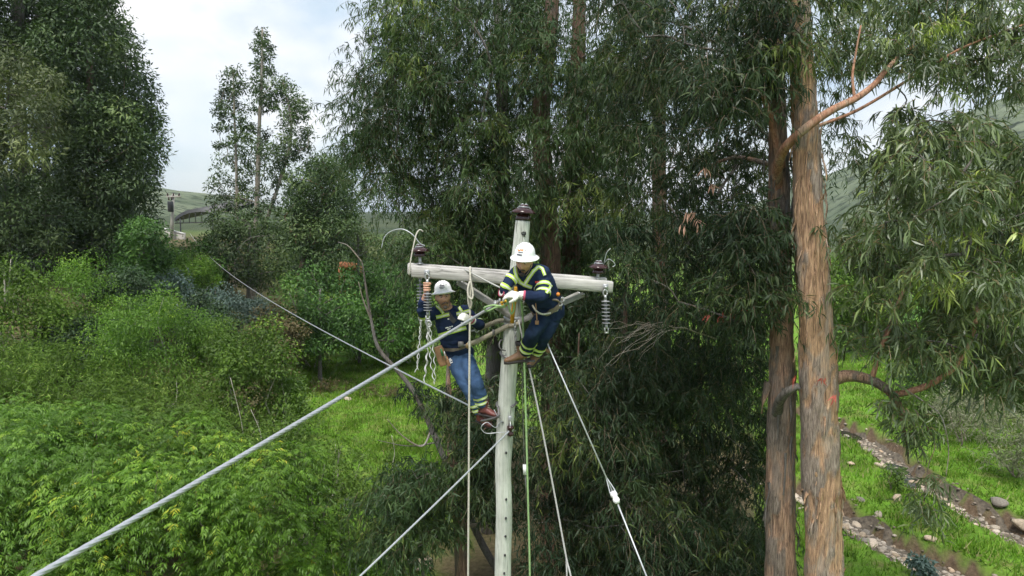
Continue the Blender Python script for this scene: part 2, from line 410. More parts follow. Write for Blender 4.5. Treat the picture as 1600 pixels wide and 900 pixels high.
# single boulders out on the grass
for (px, py, s, lab) in ((1403, 782, .26, 'pale round stone on the strip of grass between the two streams'), (1345, 785, .22, 'white flat stone at the head of the nearer stream'),
                         (1455, 846, .2, 'white stone lying on the grass beside the nearer stream'), (1330, 727, .2, 'sandy stone by the bare earth bank near the trunk'),
                         (1372, 728, .16, 'small pale stone beside the bare earth bank'), (1600, 828, .42, 'large tan boulder at the right end of the farther stream'),
                         (1560, 790, .34, 'wedge shaped pale boulder on the far bank of the stream'),
                         (663, 890, .42, 'grey boulder under the low foliage left of the pole'), (612, 885, .34, 'mossy grey boulder half hidden by weeds at the bottom edge'), (635, 882, .3, 'small grey boulder between two larger ones at the bottom edge'),
                         (543, 626, .26, 'flat pale stone alone on the green meadow')):
    q = ground_hit(px, py, gz); o = link('boulder', STONES[rg.integers(7)]); tag(o, lab, 'stone')
    o.location = (q[0], q[1], float(gz(q[0], q[1])) + s * .22); o.scale = (s, s * .8, s * .8); o.rotation_euler = (rg.normal() * .15, rg.normal() * .15, rg.uniform(0, 6))
# ------------------------------------------------------------------ grass
GRASS = leafmat('grass_blade', [(0, (.08, .165, .018)), (.5, (.155, .29, .03)), (.8, (.21, .335, .05)), (.92, (.28, .30, .10)), (1, (.36, .31, .17))], .7, .35, .15, .5, .55)
def grass(poly, n, hgt, seed, name='grass'):
    r = rng_(seed); pts = []
    pl = np.array([ground_hit(*q)[:2] for q in poly]); lo, hi = pl.min(0), pl.max(0)
    while sum(map(len, pts)) < n:
        q = r.uniform(lo, hi, (n, 2)); ins = inpoly(q, pl)
        q = q[ins]
        # tufts: more where the noise is high
        q = q[r.random(len(q)) < .25 + .75 * sstep(.35, .65, fbm(np.stack([q[:, 0] * 1.2, q[:, 1] * 1.2, q[:, 0] * 0], -1), 2, 4))]; pts.append(q)
    q = np.concatenate(pts)[:n]; z, s = gzs(q[:, 0], q[:, 1]); k = s < .35; q, z = q[k], z[k]; n = len(q)
    big = .45 + 1.1 * fbm(np.stack([q[:, 0] * .8, q[:, 1] * .8, q[:, 0] * 0], -1), 3, 6)
    h = hgt * r.uniform(.5, 1.3, n) * big; a = r.uniform(0, 6.28, n); wd = h * r.uniform(.16, .3, n)
    sd = np.stack([np.cos(a), np.sin(a), a * 0], -1); ln = r.normal(size=(n, 3)) * .45; ln[:, 2] = 0
    B0 = np.stack([q[:, 0], q[:, 1], z - .01], -1)
    V = np.stack([B0 - sd * wd[:, None] * .5, B0 + sd * wd[:, None] * .5, B0 + ln * h[:, None] + np.array([0, 0, 1]) * h[:, None]], 1)
    return tag(link(name, mesh_np(name, V.reshape(-1, 3), np.arange(3 * n).reshape(-1, 3), None, GRASS, tint=np.repeat(r.random(n), 3))), kind='stuff')
def inpoly(q, pl):
    x, y = q[..., 0], q[..., 1]; c = np.zeros(x.shape, bool); j = len(pl) - 1
    for i in range(len(pl)):
        xi, yi = pl[i]; xj, yj = pl[j]
        c ^= ((yi > y) != (yj > y)) & (x < (xj - xi) * (y - yi) / (yj - yi + 1e-12) + xi); j = i
    return c
g_ = grass([(470, 556), (690, 545), (740, 640), (760, 800), (640, 830), (540, 700), (440, 620)], 48000, .17, 1); tag(g_, 'bright green meadow grass left of the pole', 'grass')
g_ = grass([(1180, 560), (1680, 545), (1760, 700), (1760, 930), (1180, 930)], 85000, .18, 2); tag(g_, 'green bank grass around the two streams', 'grass')
# ================================================================== foliage engine
DN = np.array([0, 0, -1.0])
def leaf_geo(b, d, L, W, r, hi=True, droop=.25, up=None):
    """lanceolate leaves from base points b along d; returns V, T"""
    n = len(b); d = nrm(d)
    ref = r.normal(size=(n, 3)) if up is None else np.asarray(up) + r.normal(size=(n, 3)) * .35
    s = nrm(np.cross(d, ref)); c = (r.uniform(-.16, .16, n) * L)[:, None] * s
    Lc, Wc = L[:, None], W[:, None]
    m1 = b + d * Lc * .38 + c * .9 + DN * Lc * droop * .14
    tip = b + d * Lc + DN * Lc * droop
    if hi:
        m2 = b + d * Lc * .72 + c * .8 + DN * Lc * droop * .52
        V = np.stack([b, m1 - s * Wc * .5, m1 + s * Wc * .5, m2 - s * Wc * .34, m2 + s * Wc * .34, tip], 1)
        T = np.array([[0, 1, 2], [1, 3, 4], [1, 4, 2], [3, 5, 4]])
    else:
        V = np.stack([b, m1 - s * Wc * .5, m1 + s * Wc * .5, tip], 1); T = np.array([[0, 1, 2], [1, 3, 2]])
    k = V.shape[1]; TT = T[None] + (np.arange(n) * k)[:, None, None]
    return V.reshape(-1, 3), TT.reshape(-1, 3), k
def ball(r, n): return nrm(r.normal(size=(n, 3))) * (r.random(n) ** (1 / 2.4))[:, None]
class Fol:
    def __init__(s): s.V = []; s.T = []; s.t = []; s.n = 0
    def add(s, V, T, tint):
        s.V.append(V); s.T.append(T + s.n); s.t.append(tint); s.n += len(V)
    def mesh(s, name, mat):
        return mesh_np(name, np.concatenate(s.V), np.concatenate(s.T), None, mat, tint=np.concatenate(s.t))
def twig_ribbons(fol, p0, p1, p2, w, val):
    n = len(p0); s = nrm(np.cross(p2 - p0 + 1e-6, [0.3, 1, .2])) * w
    V = np.stack([p0 - s, p0 + s, p1 - s * .7, p1 + s * .7, p2], 1); T = np.array([[0, 1, 2], [1, 3, 2], [2, 3, 4]])
    fol.add(V.reshape(-1, 3), (T[None] + (np.arange(n) * 5)[:, None, None]).reshape(-1, 3), np.full(5 * n, val))
def euc(C, R, ntw, nl, L, W, r, hi=True, twig=.006, droop=.9, spread=.68, flat=.6, tw_len=.68, tb=0.0):
    """weeping eucalypt sprays hung in clumps C (centres) of radius R"""
    fol = Fol(); k = len(C); R = np.broadcast_to(np.asarray(R, float), (k,)); M = k * ntw
    ci = np.repeat(np.arange(k), ntw); u = ball(r, M) * np.array([1, 1, flat]); Rm = R[ci][:, None]
    o = C[ci] + u * Rm; d = nrm(u + r.normal(size=(M, 3)) * .55 + np.array([0, 0, .25]))
    l = tw_len * np.minimum(Rm, 1.1) * r.uniform(.5, 1.1, (M, 1))
    ctint = np.clip((r.normal(.43, .20, k) + .38 * (r.random(k) < .09))[ci] + r.normal(0, .10, M) + tb, 0, 1)
    f = lambda t: o + d * l * t + DN * l * droop * .8 * t * t
    tt = np.linspace(.12, 1, nl); B = []; D = []; TI = []
    for t in tt:
        tg = nrm(d + DN * droop * 1.6 * t)
        B.append(f(t)); D.append(nrm(tg * .35 + DN * .75 * droop + r.normal(size=(M, 3)) * spread)); TI.append(np.clip(ctint + r.normal(0, .10, M), .05, 1))
    B = np.concatenate(B); D = np.concatenate(D); TI = np.concatenate(TI); n = len(B)
    V, T, q = leaf_geo(B, D, L * r.uniform(.6, 1.25, n), W * r.uniform(.7, 1.3, n), r, hi); fol.add(V, T, np.repeat(TI, q))
    if twig: twig_ribbons(fol, f(0.0), f(.5), f(1.0), twig, 0.0)
    return fol
def broad(C, R, n, L, W, r, hi=False, flat=.8, upb=.6, spread=.7, out=.8, shell=.55, twig=0, tb=0.0):
    """broad-leaved clumps: leaves near the surface of each clump, faces turned up and out"""
    fol = Fol(); k = len(C); R = np.broadcast_to(np.asarray(R, float), (k,)); M = k * n; ci = np.repeat(np.arange(k), n)
    u = nrm(r.normal(size=(M, 3))); rad = shell + (1 - shell) * r.random((M, 1)); o = C[ci] + u * rad * R[ci][:, None] * np.array([1, 1, flat])
    d = nrm(u * out + r.normal(size=(M, 3)) * spread + np.array([0, 0, -.1]))
    ti = np.clip(r.normal(.45, .18, k)[ci] + r.normal(0, .12, M) + tb, .03, 1)
    V, T, q = leaf_geo(o, d, L * r.uniform(.6, 1.3, M), W * r.uniform(.7, 1.3, M), r, hi, .2, up=u * .6 + np.array([0, 0, upb])); fol.add(V, T, np.repeat(ti, q))
    return fol
def pinnate(C, R, nf, npair, FL, L, W, r, hi=False, flat=.75, tb=0.0):
    """clumps of arching compound leaves"""
    fol = Fol(); k = len(C); R = np.broadcast_to(np.asarray(R, float), (k,)); M = k * nf; ci = np.repeat(np.arange(k), nf)
    u = nrm(r.normal(size=(M, 3)) + np.array([0, 0, .35])); o = C[ci] + u * R[ci][:, None] * r.uniform(.45, 1, (M, 1)) * np.array([1, 1, flat])
    d = nrm(u * np.array([1, 1, .5]) + r.normal(size=(M, 3)) * .4 + np.array([0, 0, .2])); l = FL * r.uniform(.6, 1.2, (M, 1))
    ct = np.clip(r.normal(.42, .24, k)[ci] + r.normal(0, .12, M) + tb, .03, .965); f = lambda t: o + d * l * t + DN * l * .55 * t * t
    sd = nrm(np.cross(d, [0, 0, 1.0]) + r.normal(size=(M, 3)) * .15); B = []; D = []; S = []; TI = []
    for t in np.linspace(.2, 1, npair):
        tg = nrm(d + DN * 1.1 * t)
        for sg in (-1, 1):
            B.append(f(t)); D.append(nrm(sd * sg * .85 + tg * .5 + DN * .25)); S.append(np.full(M, 1.15 - .45 * abs(t - .5))); TI.append(ct)
    B.append(f(1.0)); D.append(nrm(d + DN * 1.1)); S.append(np.ones(M)); TI.append(ct)
    B = np.concatenate(B); D = np.concatenate(D); S = np.concatenate(S); TI = np.clip(np.concatenate(TI) + r.normal(0, .05, len(B)), .03, 1)
    V, T, q = leaf_geo(B, D, L * S * r.uniform(.85, 1.15, len(B)), W * S, r, hi, .22, up=np.array([0, 0, 1.0])); fol.add(V, T, np.repeat(TI, q))
    twig_ribbons(fol, f(0.0), f(.5), f(1.0), .006, .25)
    return fol
def in_region(poly, n, Y0, Y1, r, sep=None, bias=1.0):
    """n points spread evenly over a photograph region, at depths Y0..Y1"""
    pl = np.array(poly, float); lo, hi = pl.min(0), pl.max(0); out_ = []
    pts = np.zeros((0, 2))
    while len(pts) < n:
        c = r.uniform(lo, hi, (24, 2)); c = c[inpoly(c, pl)]
        if not len(c): continue
        if len(pts):
            dd = np.min(np.hypot(c[:, None, 0] - pts[None, :, 0], c[:, None, 1] - pts[None, :, 1]), 1); c = c[[np.argmax(dd * r.uniform(.55, 1, len(dd)))]]
        pts = np.vstack([pts, c[:1]])
    Y = Y0 + (Y1 - Y0) * r.random(n) ** bias
    return np.array([P(a, c, y) for (a, c), y in zip(pts, Y)])
# ------------------------------------------------------------------ bark
def barkmat(name, cols, sc_=1.0, grey=(.20, .19, .175), gscale=1.6, gp=.52, bs=.9, plate=None):
    m, t, b = newmat(name); b.inputs['Roughness'].default_value = .9; b.inputs['Specular IOR Level'].default_value = .15
    co = N(t, 'ShaderNodeTexCoord').outputs['Object']
    fi = noise(t, 9 * sc_, 8, .68, co, (3.2, 3.2, .32), .6); st = noise(t, 26 * sc_, 5, .7, co, (3, 3, .16), .3)
    c = ramp(t, [(.30, cols[0]), (.44, cols[1]), (.56, cols[2]), (.72, cols[3])], fi)
    gq = noise(t, gscale, 5, .6, co, (1.6, 1.6, .6), .8)
    c = mixc(t, c, grey, ramp(t, [(gp - .05, (0,) * 3), (gp + .05, (.75,) * 3)], gq))
    if plate:
        at = N(t, 'ShaderNodeAttribute', attribute_name='tint')
        pc_ = ramp(t, [(.32, plate[0]), (.5, plate[1]), (.68, plate[2])], noise(t, 14, 8, .72, co, (3, 3, .35), .5))
        c = mixc(t, c, pc_, at.outputs['Fac'])
    c = mixc(t, c, ramp(t, [(.34, (.35,) * 3), (.52, (1,) * 3), (.75, (1.25,) * 3)], st), .9, 'MULTIPLY')
    t.links.new(c, b.inputs['Base Color'])
    hh = N(t, 'ShaderNodeMath', operation='ADD'); t.links.new(fi, hh.inputs[0]); t.links.new(st, hh.inputs[1])
    bump(t, b, hh.outputs[0], bs, .03); return m
BARK_BIG = barkmat('bark_eucalypt_near', [(0.138, 0.089, 0.057), (0.400, 0.251, 0.159), (0.620, 0.394, 0.244), (0.785, 0.559, 0.380)], grey=(.42, .35, .285), gp=.57, plate=((.11, .085, .068), (.32, .255, .205), (.52, .44, .37)))
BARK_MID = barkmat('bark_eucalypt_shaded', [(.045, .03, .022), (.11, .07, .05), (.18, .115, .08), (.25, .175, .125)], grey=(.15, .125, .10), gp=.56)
BARK_RED = barkmat('bark_eucalypt_brown', [(0.096, 0.064, 0.047), (0.240, 0.155, 0.109), (0.402, 0.263, 0.176), (0.554, 0.407, 0.294)], grey=(.21, .18, .15), gp=.56, plate=((.07, .056, .046), (.19, .155, .125), (.31, .26, .215)))
BARK_ORANGE = barkmat('bark_smooth_tan', [(0.157, 0.083, 0.058), (0.293, 0.153, 0.096), (0.397, 0.222, 0.144), (0.481, 0.306, 0.223)], .5, (.36, .28, .20), 2.2, .58, .3)
BARK_GREY = barkmat('bark_grey', [(.07, .06, .05), (.13, .115, .10), (.20, .18, .155), (.27, .25, .22)], gp=.5)
BARK_PALE = barkmat('bark_pale_dead', [(.16, .13, .10), (.27, .23, .185), (.36, .315, .26), (.46, .42, .36)], 1.5, (.40, .38, .35))
def trunk_mesh(pts, rad, mat, n=22, k=10, rough=.09, seed=0, name='trunk'):
    if n >= 30: k = 22
    pr = cr(np.column_stack([np.asarray(pts, float), np.asarray(rad, float)]), k); mb = MB(); tube(mb, pr[:, :3], pr[:, 3], n)
    V, T, Q = mb.arrays(); m_ = len(pr); ax = np.repeat(pr[:, :3], n, 0); d = V[:m_ * n] - ax
    pn = V[:m_ * n] * np.array([7, 7, 1.1]) / max(np.mean(rad) * 3.2, .25)
    W0 = V[:m_ * n].copy()
    V[:m_ * n] += d * rough * 2 * (fbm(pn, 4, seed) - .47)[:, None] + d * rough * 1.6 * (fbm(W0 * np.array([1.5, 1.5, .8]), 2, seed + 5) - .4)[:, None]
    pm = fbm(W0 * np.array([4.2, 4.2, 1.5]) + 1.5 * vnoise(W0 * np.array([9, 9, 3]), seed + 2)[:, None], 4, seed + 11)
    pl_ = sstep(.50, .53, pm)
    if n >= 30: V[:m_ * n] += d * (.075 * pl_ * (.6 + .8 * vnoise(W0 * np.array([30, 30, 5]), seed + 3)))[:, None]
    return mesh_np(name, V, T, Q, mat, smooth=n < 30, tint=np.concatenate([pl_, [0, 0]]))
def limb(mb, a, b, r0, r1, r, n=6, sag=.12, k=7, wob=.05):
    a = np.asarray(a, float); b = np.asarray(b, float); L_ = np.linalg.norm(b - a)
    t = np.linspace(0, 1, k)[:, None]; p = a * (1 - t) + b * t; p[:, 2] += sag * L_ * np.sin(t[:, 0] * math.pi)
    p[1:-1] += r.normal(size=(k - 2, 3)) * wob * L_; tube(mb, cr(p, 2), cr(np.linspace(r0, r1, k)[:, None], 2)[:, 0], n, cap=False)
def tree(name, label, trunks, C, fol, leaf, bark, seed=0, group=None, nlimb=None, lr=(.05, .012), base=None, tn=14, rough=.08, cat='tree', limbmat=None, attach=None):
    """trunk(s), a branching system that grows from clump to clump, and the crown"""
    r = rng_(seed + 900); base = trunks[0][0][-1] if base is None else base
    th = thing(name, label, cat, base, group)
    for q, (pts, rad) in enumerate(trunks): link('trunk', trunk_mesh(pts, rad, bark, tn, 8, rough, seed + q), th)
    if nlimb is None: nlimb = len(C)
    tp = np.concatenate([cr(np.column_stack([p_, q_]), 8) for p_, q_ in trunks])
    npos = list(tp[:, :3]); npar = [-1] * len(tp); nroot = len(tp)
    if attach is not None:
        for q in attach: npos.append(q); npar.append(-1)
        nroot = len(npos)
    Cs = C[r.permutation(len(C))[:nlimb]]; A_ = np.array(npos); dist = [np.min(np.linalg.norm(A_ - c, axis=1)) for c in Cs]
    for c in Cs[np.argsort(dist)]:
        A_ = np.array(npos); v = c - A_; h = np.hypot(v[:, 0], v[:, 1]); cost = np.linalg.norm(v, axis=1) + .9 * np.maximum(0, .25 * h - v[:, 2])
        j = int(np.argmin(cost)); a_ = A_[j]; mid = a_ * .5 + c * .5 + np.array([0, 0, .06 * np.linalg.norm(c - a_)]) + r.normal(size=3) * .06 * np.linalg.norm(c - a_)
        npos.append(mid); npar.append(j); npos.append(c); npar.append(len(npos) - 2)
    cnt = np.zeros(len(npos))
    for k in range(len(npos) - 1, nroot - 1, -1):
        cnt[k] += 1
        if npar[k] >= 0: cnt[npar[k]] += cnt[k]
    mb = MB(); R = lambda k: min(lr[0] * 2.4, lr[1] * (1 + .75 * np.sqrt(cnt[k])))
    for k in range(nroot + 1, len(npos), 2):
        m_ = npar[k]; a_ = npos[npar[m_]]; tube(mb, cr(np.array([a_, npos[m_], npos[k]]), 3), np.linspace(R(m_) * 1.1, R(k), 7), 5, cap=False)
        for _ in range(1 if lr[1] < .01 else 0):
            e_ = npos[k] + nrm(r.normal(size=3) + np.array([0, 0, -.2])) * r.uniform(.25, .6); tube(mb, cr(np.array([npos[m_], (npos[m_] + e_) / 2 + r.normal(size=3) * .06, e_]), 3), np.linspace(lr[1] * .8, lr[1] * .3, 7), 3, cap=False)
    if mb.n: tag(mb.build('limbs', limbmat or bark, th), kind='stuff')
    link('crown', fol.mesh('crown', leaf), th)
    return th
# leaf colours (own colour of the leaves)
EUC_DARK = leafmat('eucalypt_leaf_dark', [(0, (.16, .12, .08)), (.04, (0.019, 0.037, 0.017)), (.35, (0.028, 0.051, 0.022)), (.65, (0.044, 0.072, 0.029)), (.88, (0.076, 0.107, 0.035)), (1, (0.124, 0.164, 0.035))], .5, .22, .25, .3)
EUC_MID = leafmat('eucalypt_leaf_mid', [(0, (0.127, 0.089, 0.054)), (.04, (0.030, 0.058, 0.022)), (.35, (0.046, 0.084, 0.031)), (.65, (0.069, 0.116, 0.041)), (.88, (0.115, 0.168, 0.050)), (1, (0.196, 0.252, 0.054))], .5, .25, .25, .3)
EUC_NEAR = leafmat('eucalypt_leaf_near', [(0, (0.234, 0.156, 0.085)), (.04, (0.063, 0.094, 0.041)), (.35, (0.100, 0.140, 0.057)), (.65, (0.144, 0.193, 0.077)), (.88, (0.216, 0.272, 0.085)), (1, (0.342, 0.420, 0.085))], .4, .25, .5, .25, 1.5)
# ================================================================== the trees
def tpx(pts, Y, base=True):
    """trunk centre line from photograph points (px, py[, Y]), top first, carried down to the ground"""
    a = [P(q[0], q[1], q[2] if len(q) > 2 else Y) for q in pts]
    if base:
        e = a[-1]; d = a[-1] - a[-2]; z = float(gz(e[0], e[1]))
        if e[2] > z + .3:
            k = (e[2] - z) / max(-d[2], 1e-3); k = min(k, 4); a.append(np.array([e[0] + d[0] * k * .5, e[1] + d[1] * k * .5, z - .25]))
    return np.array(a)
def rad(n, a, b, p=1.0): return a + (b - a) * np.linspace(0, 1, n) ** p
def strips(th, spots, mat, r, name='bark_strip'):
    """peeling ribbons of bark: (point, outward direction, length, width)"""
    for (p_, o_, l, w_) in spots:
        mb = MB(); o_ = nrm(o_); k = 7; t = np.linspace(0, 1, k)[:, None]
        c = p_ + o_ * (.02 + .10 * l * t ** 1.5 + .02 * np.sin(t * 5 + r.uniform(0, 6))) + DN * l * t + r.normal(size=3) * .05 * l * t
        s = nrm(np.cross(o_, [0, 0, 1])) * w_ * (1 - .75 * t); s = s + o_ * w_ * .5 * np.sin(t * 4 + r.uniform(0, 6))
        V = np.concatenate([c - s, c + s, c + o_ * .006 + s, c + o_ * .006 - s]); Q = []
        for q in range(4):
            for i_ in range(k - 1): Q.append([q * k + i_, ((q + 1) % 4) * k + i_, ((q + 1) % 4) * k + i_ + 1, q * k + i_ + 1])
        mb.add(V, None, Q); mb.build(name, mat, th)
def branch(th, pts, r0, r1, mat, n=12, rough=.06, seed=0):
    a = np.array([P(*q) for q in pts]); link('branch', trunk_mesh(a, rad(len(a), r0, r1), mat, n, 8, rough, seed, 'branch'), th); return cr(a, 6)
def tuft(C, R, ntw, nl, L, W, r, **k): return euc(np.asarray(C).reshape(-1, 3), R, ntw, nl, L, W, r, **k)
def merge(*fs):
    f = Fol()
    for q in fs:
        for V, T, t in zip(q.V, q.T, q.t): pass
        f.add(np.concatenate(q.V), np.concatenate([T for T in q.T]), np.concatenate(q.t))
    return f
PINK = plain('dead_leaf_pink', (.55, .32, .22), .7, 0, .25, 30, 0); RED = plain('dead_leaf_red', (.42, .09, .06), .6, 0, .3, 30, 0)
def dead_leaves(th, pts, Y, mat, r, n=6, L=.17):
    for (px, py) in pts:
        c = P(px, py, Y); f = Fol(); d = nrm(DN + r.normal(size=(n, 3)) * .42)
        V, T, q = leaf_geo(c + r.normal(size=(n, 3)) * .025, d, L * r.uniform(.7, 1.2, n), .024 * r.uniform(.7, 1.2, n), r, True, .1); f.add(V, T, np.zeros(len(V)))
        link('dry_leaf_cluster', f.mesh('dry_leaf_cluster', mat), th)
r = rng_(21)
# ---- the near trunk on the right and its crown
C = np.vstack([in_region([(1290, -40), (1600, -40), (1680, 40), (1660, 150), (1520, 135), (1430, 85), (1370, 110), (1300, 90)], 58, 10.2, 14, r),
               in_region([(1405, 170), (1480, 190), (1600, 215), (1690, 330), (1650, 470), (1540, 500), (1430, 470), (1365, 425), (1370, 330), (1375, 240)], 74, 8.6, 11.8, r),
               in_region([(1340, 440), (1420, 480), (1600, 490), (1680, 560), (1600, 610), (1520, 590), (1440, 560), (1340, 530)], 34, 9, 11.5, r)])
f1 = euc(C, r.uniform(.24, .62, len(C)), 24, 10, .18, .025, r, twig=.004)
C2 = np.vstack([in_region([(1395, 630), (1440, 640), (1435, 690), (1400, 680)], 5, 9.3, 9.8, r), in_region([(1425, 770), (1455, 750), (1460, 820), (1425, 815)], 3, 9.1, 9.5, r),
                in_region([(1335, 340), (1370, 330), (1370, 420), (1340, 410)], 5, 9.6, 10.4, r), in_region([(1290, 330), (1310, 330), (1310, 360), (1290, 360)], 1, 9.7, 9.8, r), in_region([(1290, 20), (1340, 120), (1335, 260), (1310, 250), (1285, 120)], 8, 10.8, 12, r), in_region([(1375, 60), (1470, 40), (1480, 110), (1400, 130)], 9, 9.4, 10.2, r)])
f2 = euc(C2, .26, 16, 9, .16, .021, r, twig=.004)
tk = tpx([(1240, -160), (1247, 0), (1256, 150), (1262, 300), (1268, 400), (1277, 550), (1282, 700), (1288, 900)], 10)
big1 = tree('eucalyptus_tree', 'thick trunked eucalyptus with peeling tan and grey bark in front at right', [(tk, [.11, .14, .175, .198, .222, .245, .255, .265, .31][:len(tk)])], C, merge(f1, f2), EUC_NEAR, BARK_BIG, 1, 'eucalyptus trees of the grove', 120, (.012, .005), tn=56, rough=.11, limbmat=BARK_GREY,
    attach=np.vstack([cr(Pv(q), 6)[6:] for q in ([(1285, 130, 10.1), (1360, 150, 10.3), (1440, 112, 10.4), (1510, 72, 10.5), (1610, 35, 10.6)], [(1300, 172, 10.6), (1340, 152, 10.5), (1368, 130, 10.5), (1412, 65, 10.5), (1440, 10, 10.5)], [(1452, 601, 9.6), (1485, 580, 9.6), (1505, 553, 9.6), (1520, 520, 9.6), (1528, 480, 9.7)], [(1375, 550, 9.8), (1390, 510, 9.85), (1408, 462, 9.9), (1430, 400, 9.9)])]))
branch(big1, [(1290, 600, 10), (1318, 588, 9.95), (1348, 590, 9.85), (1375, 601, 9.75), (1398, 622, 9.7), (1412, 655, 9.65)], .105, .045, BARK_RED, 14, .14, 3)
branch(big1, [(1392, 618, 9.72), (1420, 612, 9.65), (1452, 601, 9.6), (1485, 580, 9.6), (1505, 553, 9.6), (1520, 520, 9.6), (1528, 480, 9.7)], .05, .03, BARK_ORANGE, 12, .05, 4)
branch(big1, [(1362, 592, 9.8), (1375, 550, 9.8), (1390, 510, 9.85), (1408, 462, 9.9), (1430, 400, 9.9)], .04, .022, BARK_ORANGE, 10, .05, 5)
branch(big1, [(1255, 205, 10.1), (1340, 172, 10.4), (1440, 112, 10.5), (1510, 72, 10.6), (1610, 35, 10.7)], .028, .015, BARK_ORANGE, 8, .05, 6)
branch(big1, [(1400, 600, 9.7), (1440, 625, 9.4), (1470, 650, 9.3), (1482, 700, 9.3), (1478, 745, 9.3)], .012, .005, BARK_PALE, 6, .05, 7)
branch(big1, [(1478, 745, 9.3), (1466, 760, 9.3), (1455, 770, 9.3)], .006, .003, BARK_PALE, 6, .05, 8)
branch(big1, [(1408, 650, 9.65), (1416, 690, 9.6), (1420, 725, 9.6)], .03, .01, BARK_RED, 6, .05, 9)
branch(big1, [(1430, 640, 9.4), (1460, 690, 9.3), (1450, 730, 9.3), (1442, 790, 9.3)], .008, .004, BARK_RED, 6, .05, 10)
sp = []
for _ in range(46):
    py = r.choice([r.uniform(180, 420), r.uniform(420, 900)]); tt = cr(tk, 12); q = tt[np.argmin([abs((CAM[2] + 0) - 0 + abs(P(1270, py, 10)[2] - v[2]) - CAM[2]) for v in tt])]
    a = r.uniform(math.pi, 2 * math.pi); o_ = np.array([math.cos(a), math.sin(a), 0]); rr = .2 + .07 * (py / 900)
    sp.append((q + o_ * rr * .95, o_, r.uniform(.15, .55), r.uniform(.008, .022)))
strips(big1, sp, BARK_BIG, r)
# the torn collar of bark on the near trunk
tt = cr(tk, 12); q = tt[np.argmin(np.abs(tt[:, 2] - P(1275, 762, 10)[2]))]; sp = []
for a in list(np.sort(r.uniform(math.pi * .95, math.pi * 2.05, 11))):
    o_ = np.array([math.cos(a), math.sin(a), 0]); sp.append((q + o_ * .255 + np.array([0, 0, r.uniform(-.12, .16)]), o_ + np.array([0, 0, .2]), r.uniform(.08, .42), r.uniform(.015, .05)))
strips(big1, sp, BARK_BIG, r)
dead_leaves(big1, [(1240, 585), (1285, 590), (1303, 618)], 9.65, RED, r, 5, .14)
# ---- the second trunk just behind it, with the long swept limb
C = np.vstack([in_region([(950, -30), (1200, -30), (1210, 120), (1195, 260), (1175, 350), (1195, 450), (1180, 530), (1090, 510), (1010, 470), (965, 420), (945, 330), (965, 250), (945, 150)], 108, 10.9, 14.5, r),
               in_region([(1085, 95), (1200, 75), (1205, 110), (1195, 150), (1120, 165)], 12, 9.5, 10.1, r), in_region([(1225, 62), (1250, 62), (1245, 85), (1225, 85)], 2, 9.5, 9.7, r), in_region([(1170, -40), (1215, -40), (1214, 60), (1190, 100)], 8, 9.7, 10.2, r), in_region([(1140, 320), (1195, 340), (1205, 470), (1160, 520)], 14, 9.9, 10.4, r)])
f1 = euc(C, r.uniform(.26, .72, len(C)), 34, 11, .165, .023, r, hi=False, twig=.004)
tk2 = tpx([(1205, -160), (1211, 0), (1214, 150), (1217, 300), (1220, 450), (1222, 600), (1219, 750), (1220, 900)], 10.6)
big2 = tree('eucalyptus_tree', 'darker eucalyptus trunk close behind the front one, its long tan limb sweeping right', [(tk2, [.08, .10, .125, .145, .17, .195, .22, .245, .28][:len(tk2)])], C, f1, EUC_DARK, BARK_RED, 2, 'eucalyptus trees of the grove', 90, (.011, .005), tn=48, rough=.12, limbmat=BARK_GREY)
branch(big2, [(1217, 312, 10.62), (1214, 280, 10.45), (1217, 252, 10.15), (1231, 226, 9.8), (1262, 198, 9.62), (1300, 172, 9.65), (1340, 152, 9.75), (1368, 130, 9.85), (1386, 108, 9.95), (1410, 84, 10.1), (1450, 60, 10.2)], .085, .022, BARK_ORANGE, 16, .05, 11)
branch(big2, [(1335, 152, 9.75), (1332, 120, 9.8), (1336, 90, 9.9), (1345, 40, 10)], .022, .012, BARK_ORANGE, 8, .05, 12)
branch(big2, [(1221, 262, 10.4), (1214, 225, 10.3), (1204, 185, 10.2), (1192, 145, 10.2), (1180, 90, 10.3)], .07, .03, BARK_ORANGE, 12, .05, 13)
branch(big2, [(1214, 645, 10.5), (1219, 625, 10.2), (1232, 611, 10.0), (1248, 603, 9.9)], .085, .05, BARK_GREY, 12, .08, 14)
branch(big2, [(1200, 256, 11.4), (1150, 246, 11.6), (1100, 262, 11.8)], .045, .02, BARK_RED, 10, .06, 15)
sp = []
tt = cr(tk2, 12)
for _ in range(40):
    py = r.uniform(240, 340) if r.random() < .6 else r.uniform(520, 860); z = P(1218, py, 11.2)[2]; q = tt[np.argmin(np.abs(tt[:, 2] - z))]
    a = r.uniform(math.pi, 2 * math.pi); o_ = np.array([math.cos(a), math.sin(a), 0]); sp.append((q + o_ * (.17 + .06 * py / 900), o_, r.uniform(.2, .7), r.uniform(.012, .03)))
strips(big2, sp, BARK_GREY, r)
q = tt[np.argmin(np.abs(tt[:, 2] - P(1195, 585, 11.2)[2]))]; strips(big2, [(q + np.array([-.24, -.05, 0.05]), np.array([-1, -.3, 0]), .55, .06)], BARK_RED, r)
dead_leaves(big2, [(1101, 262), (1112, 285), (1075, 335), (1082, 330), (1090, 345), (1068, 355), (1152, 358)], 10.6, PINK, r, 6, .15)
dead_leaves(big2, [(1107, 490), (1128, 490), (1143, 488), (1160, 482)], 10.5, RED, r, 7, .13)
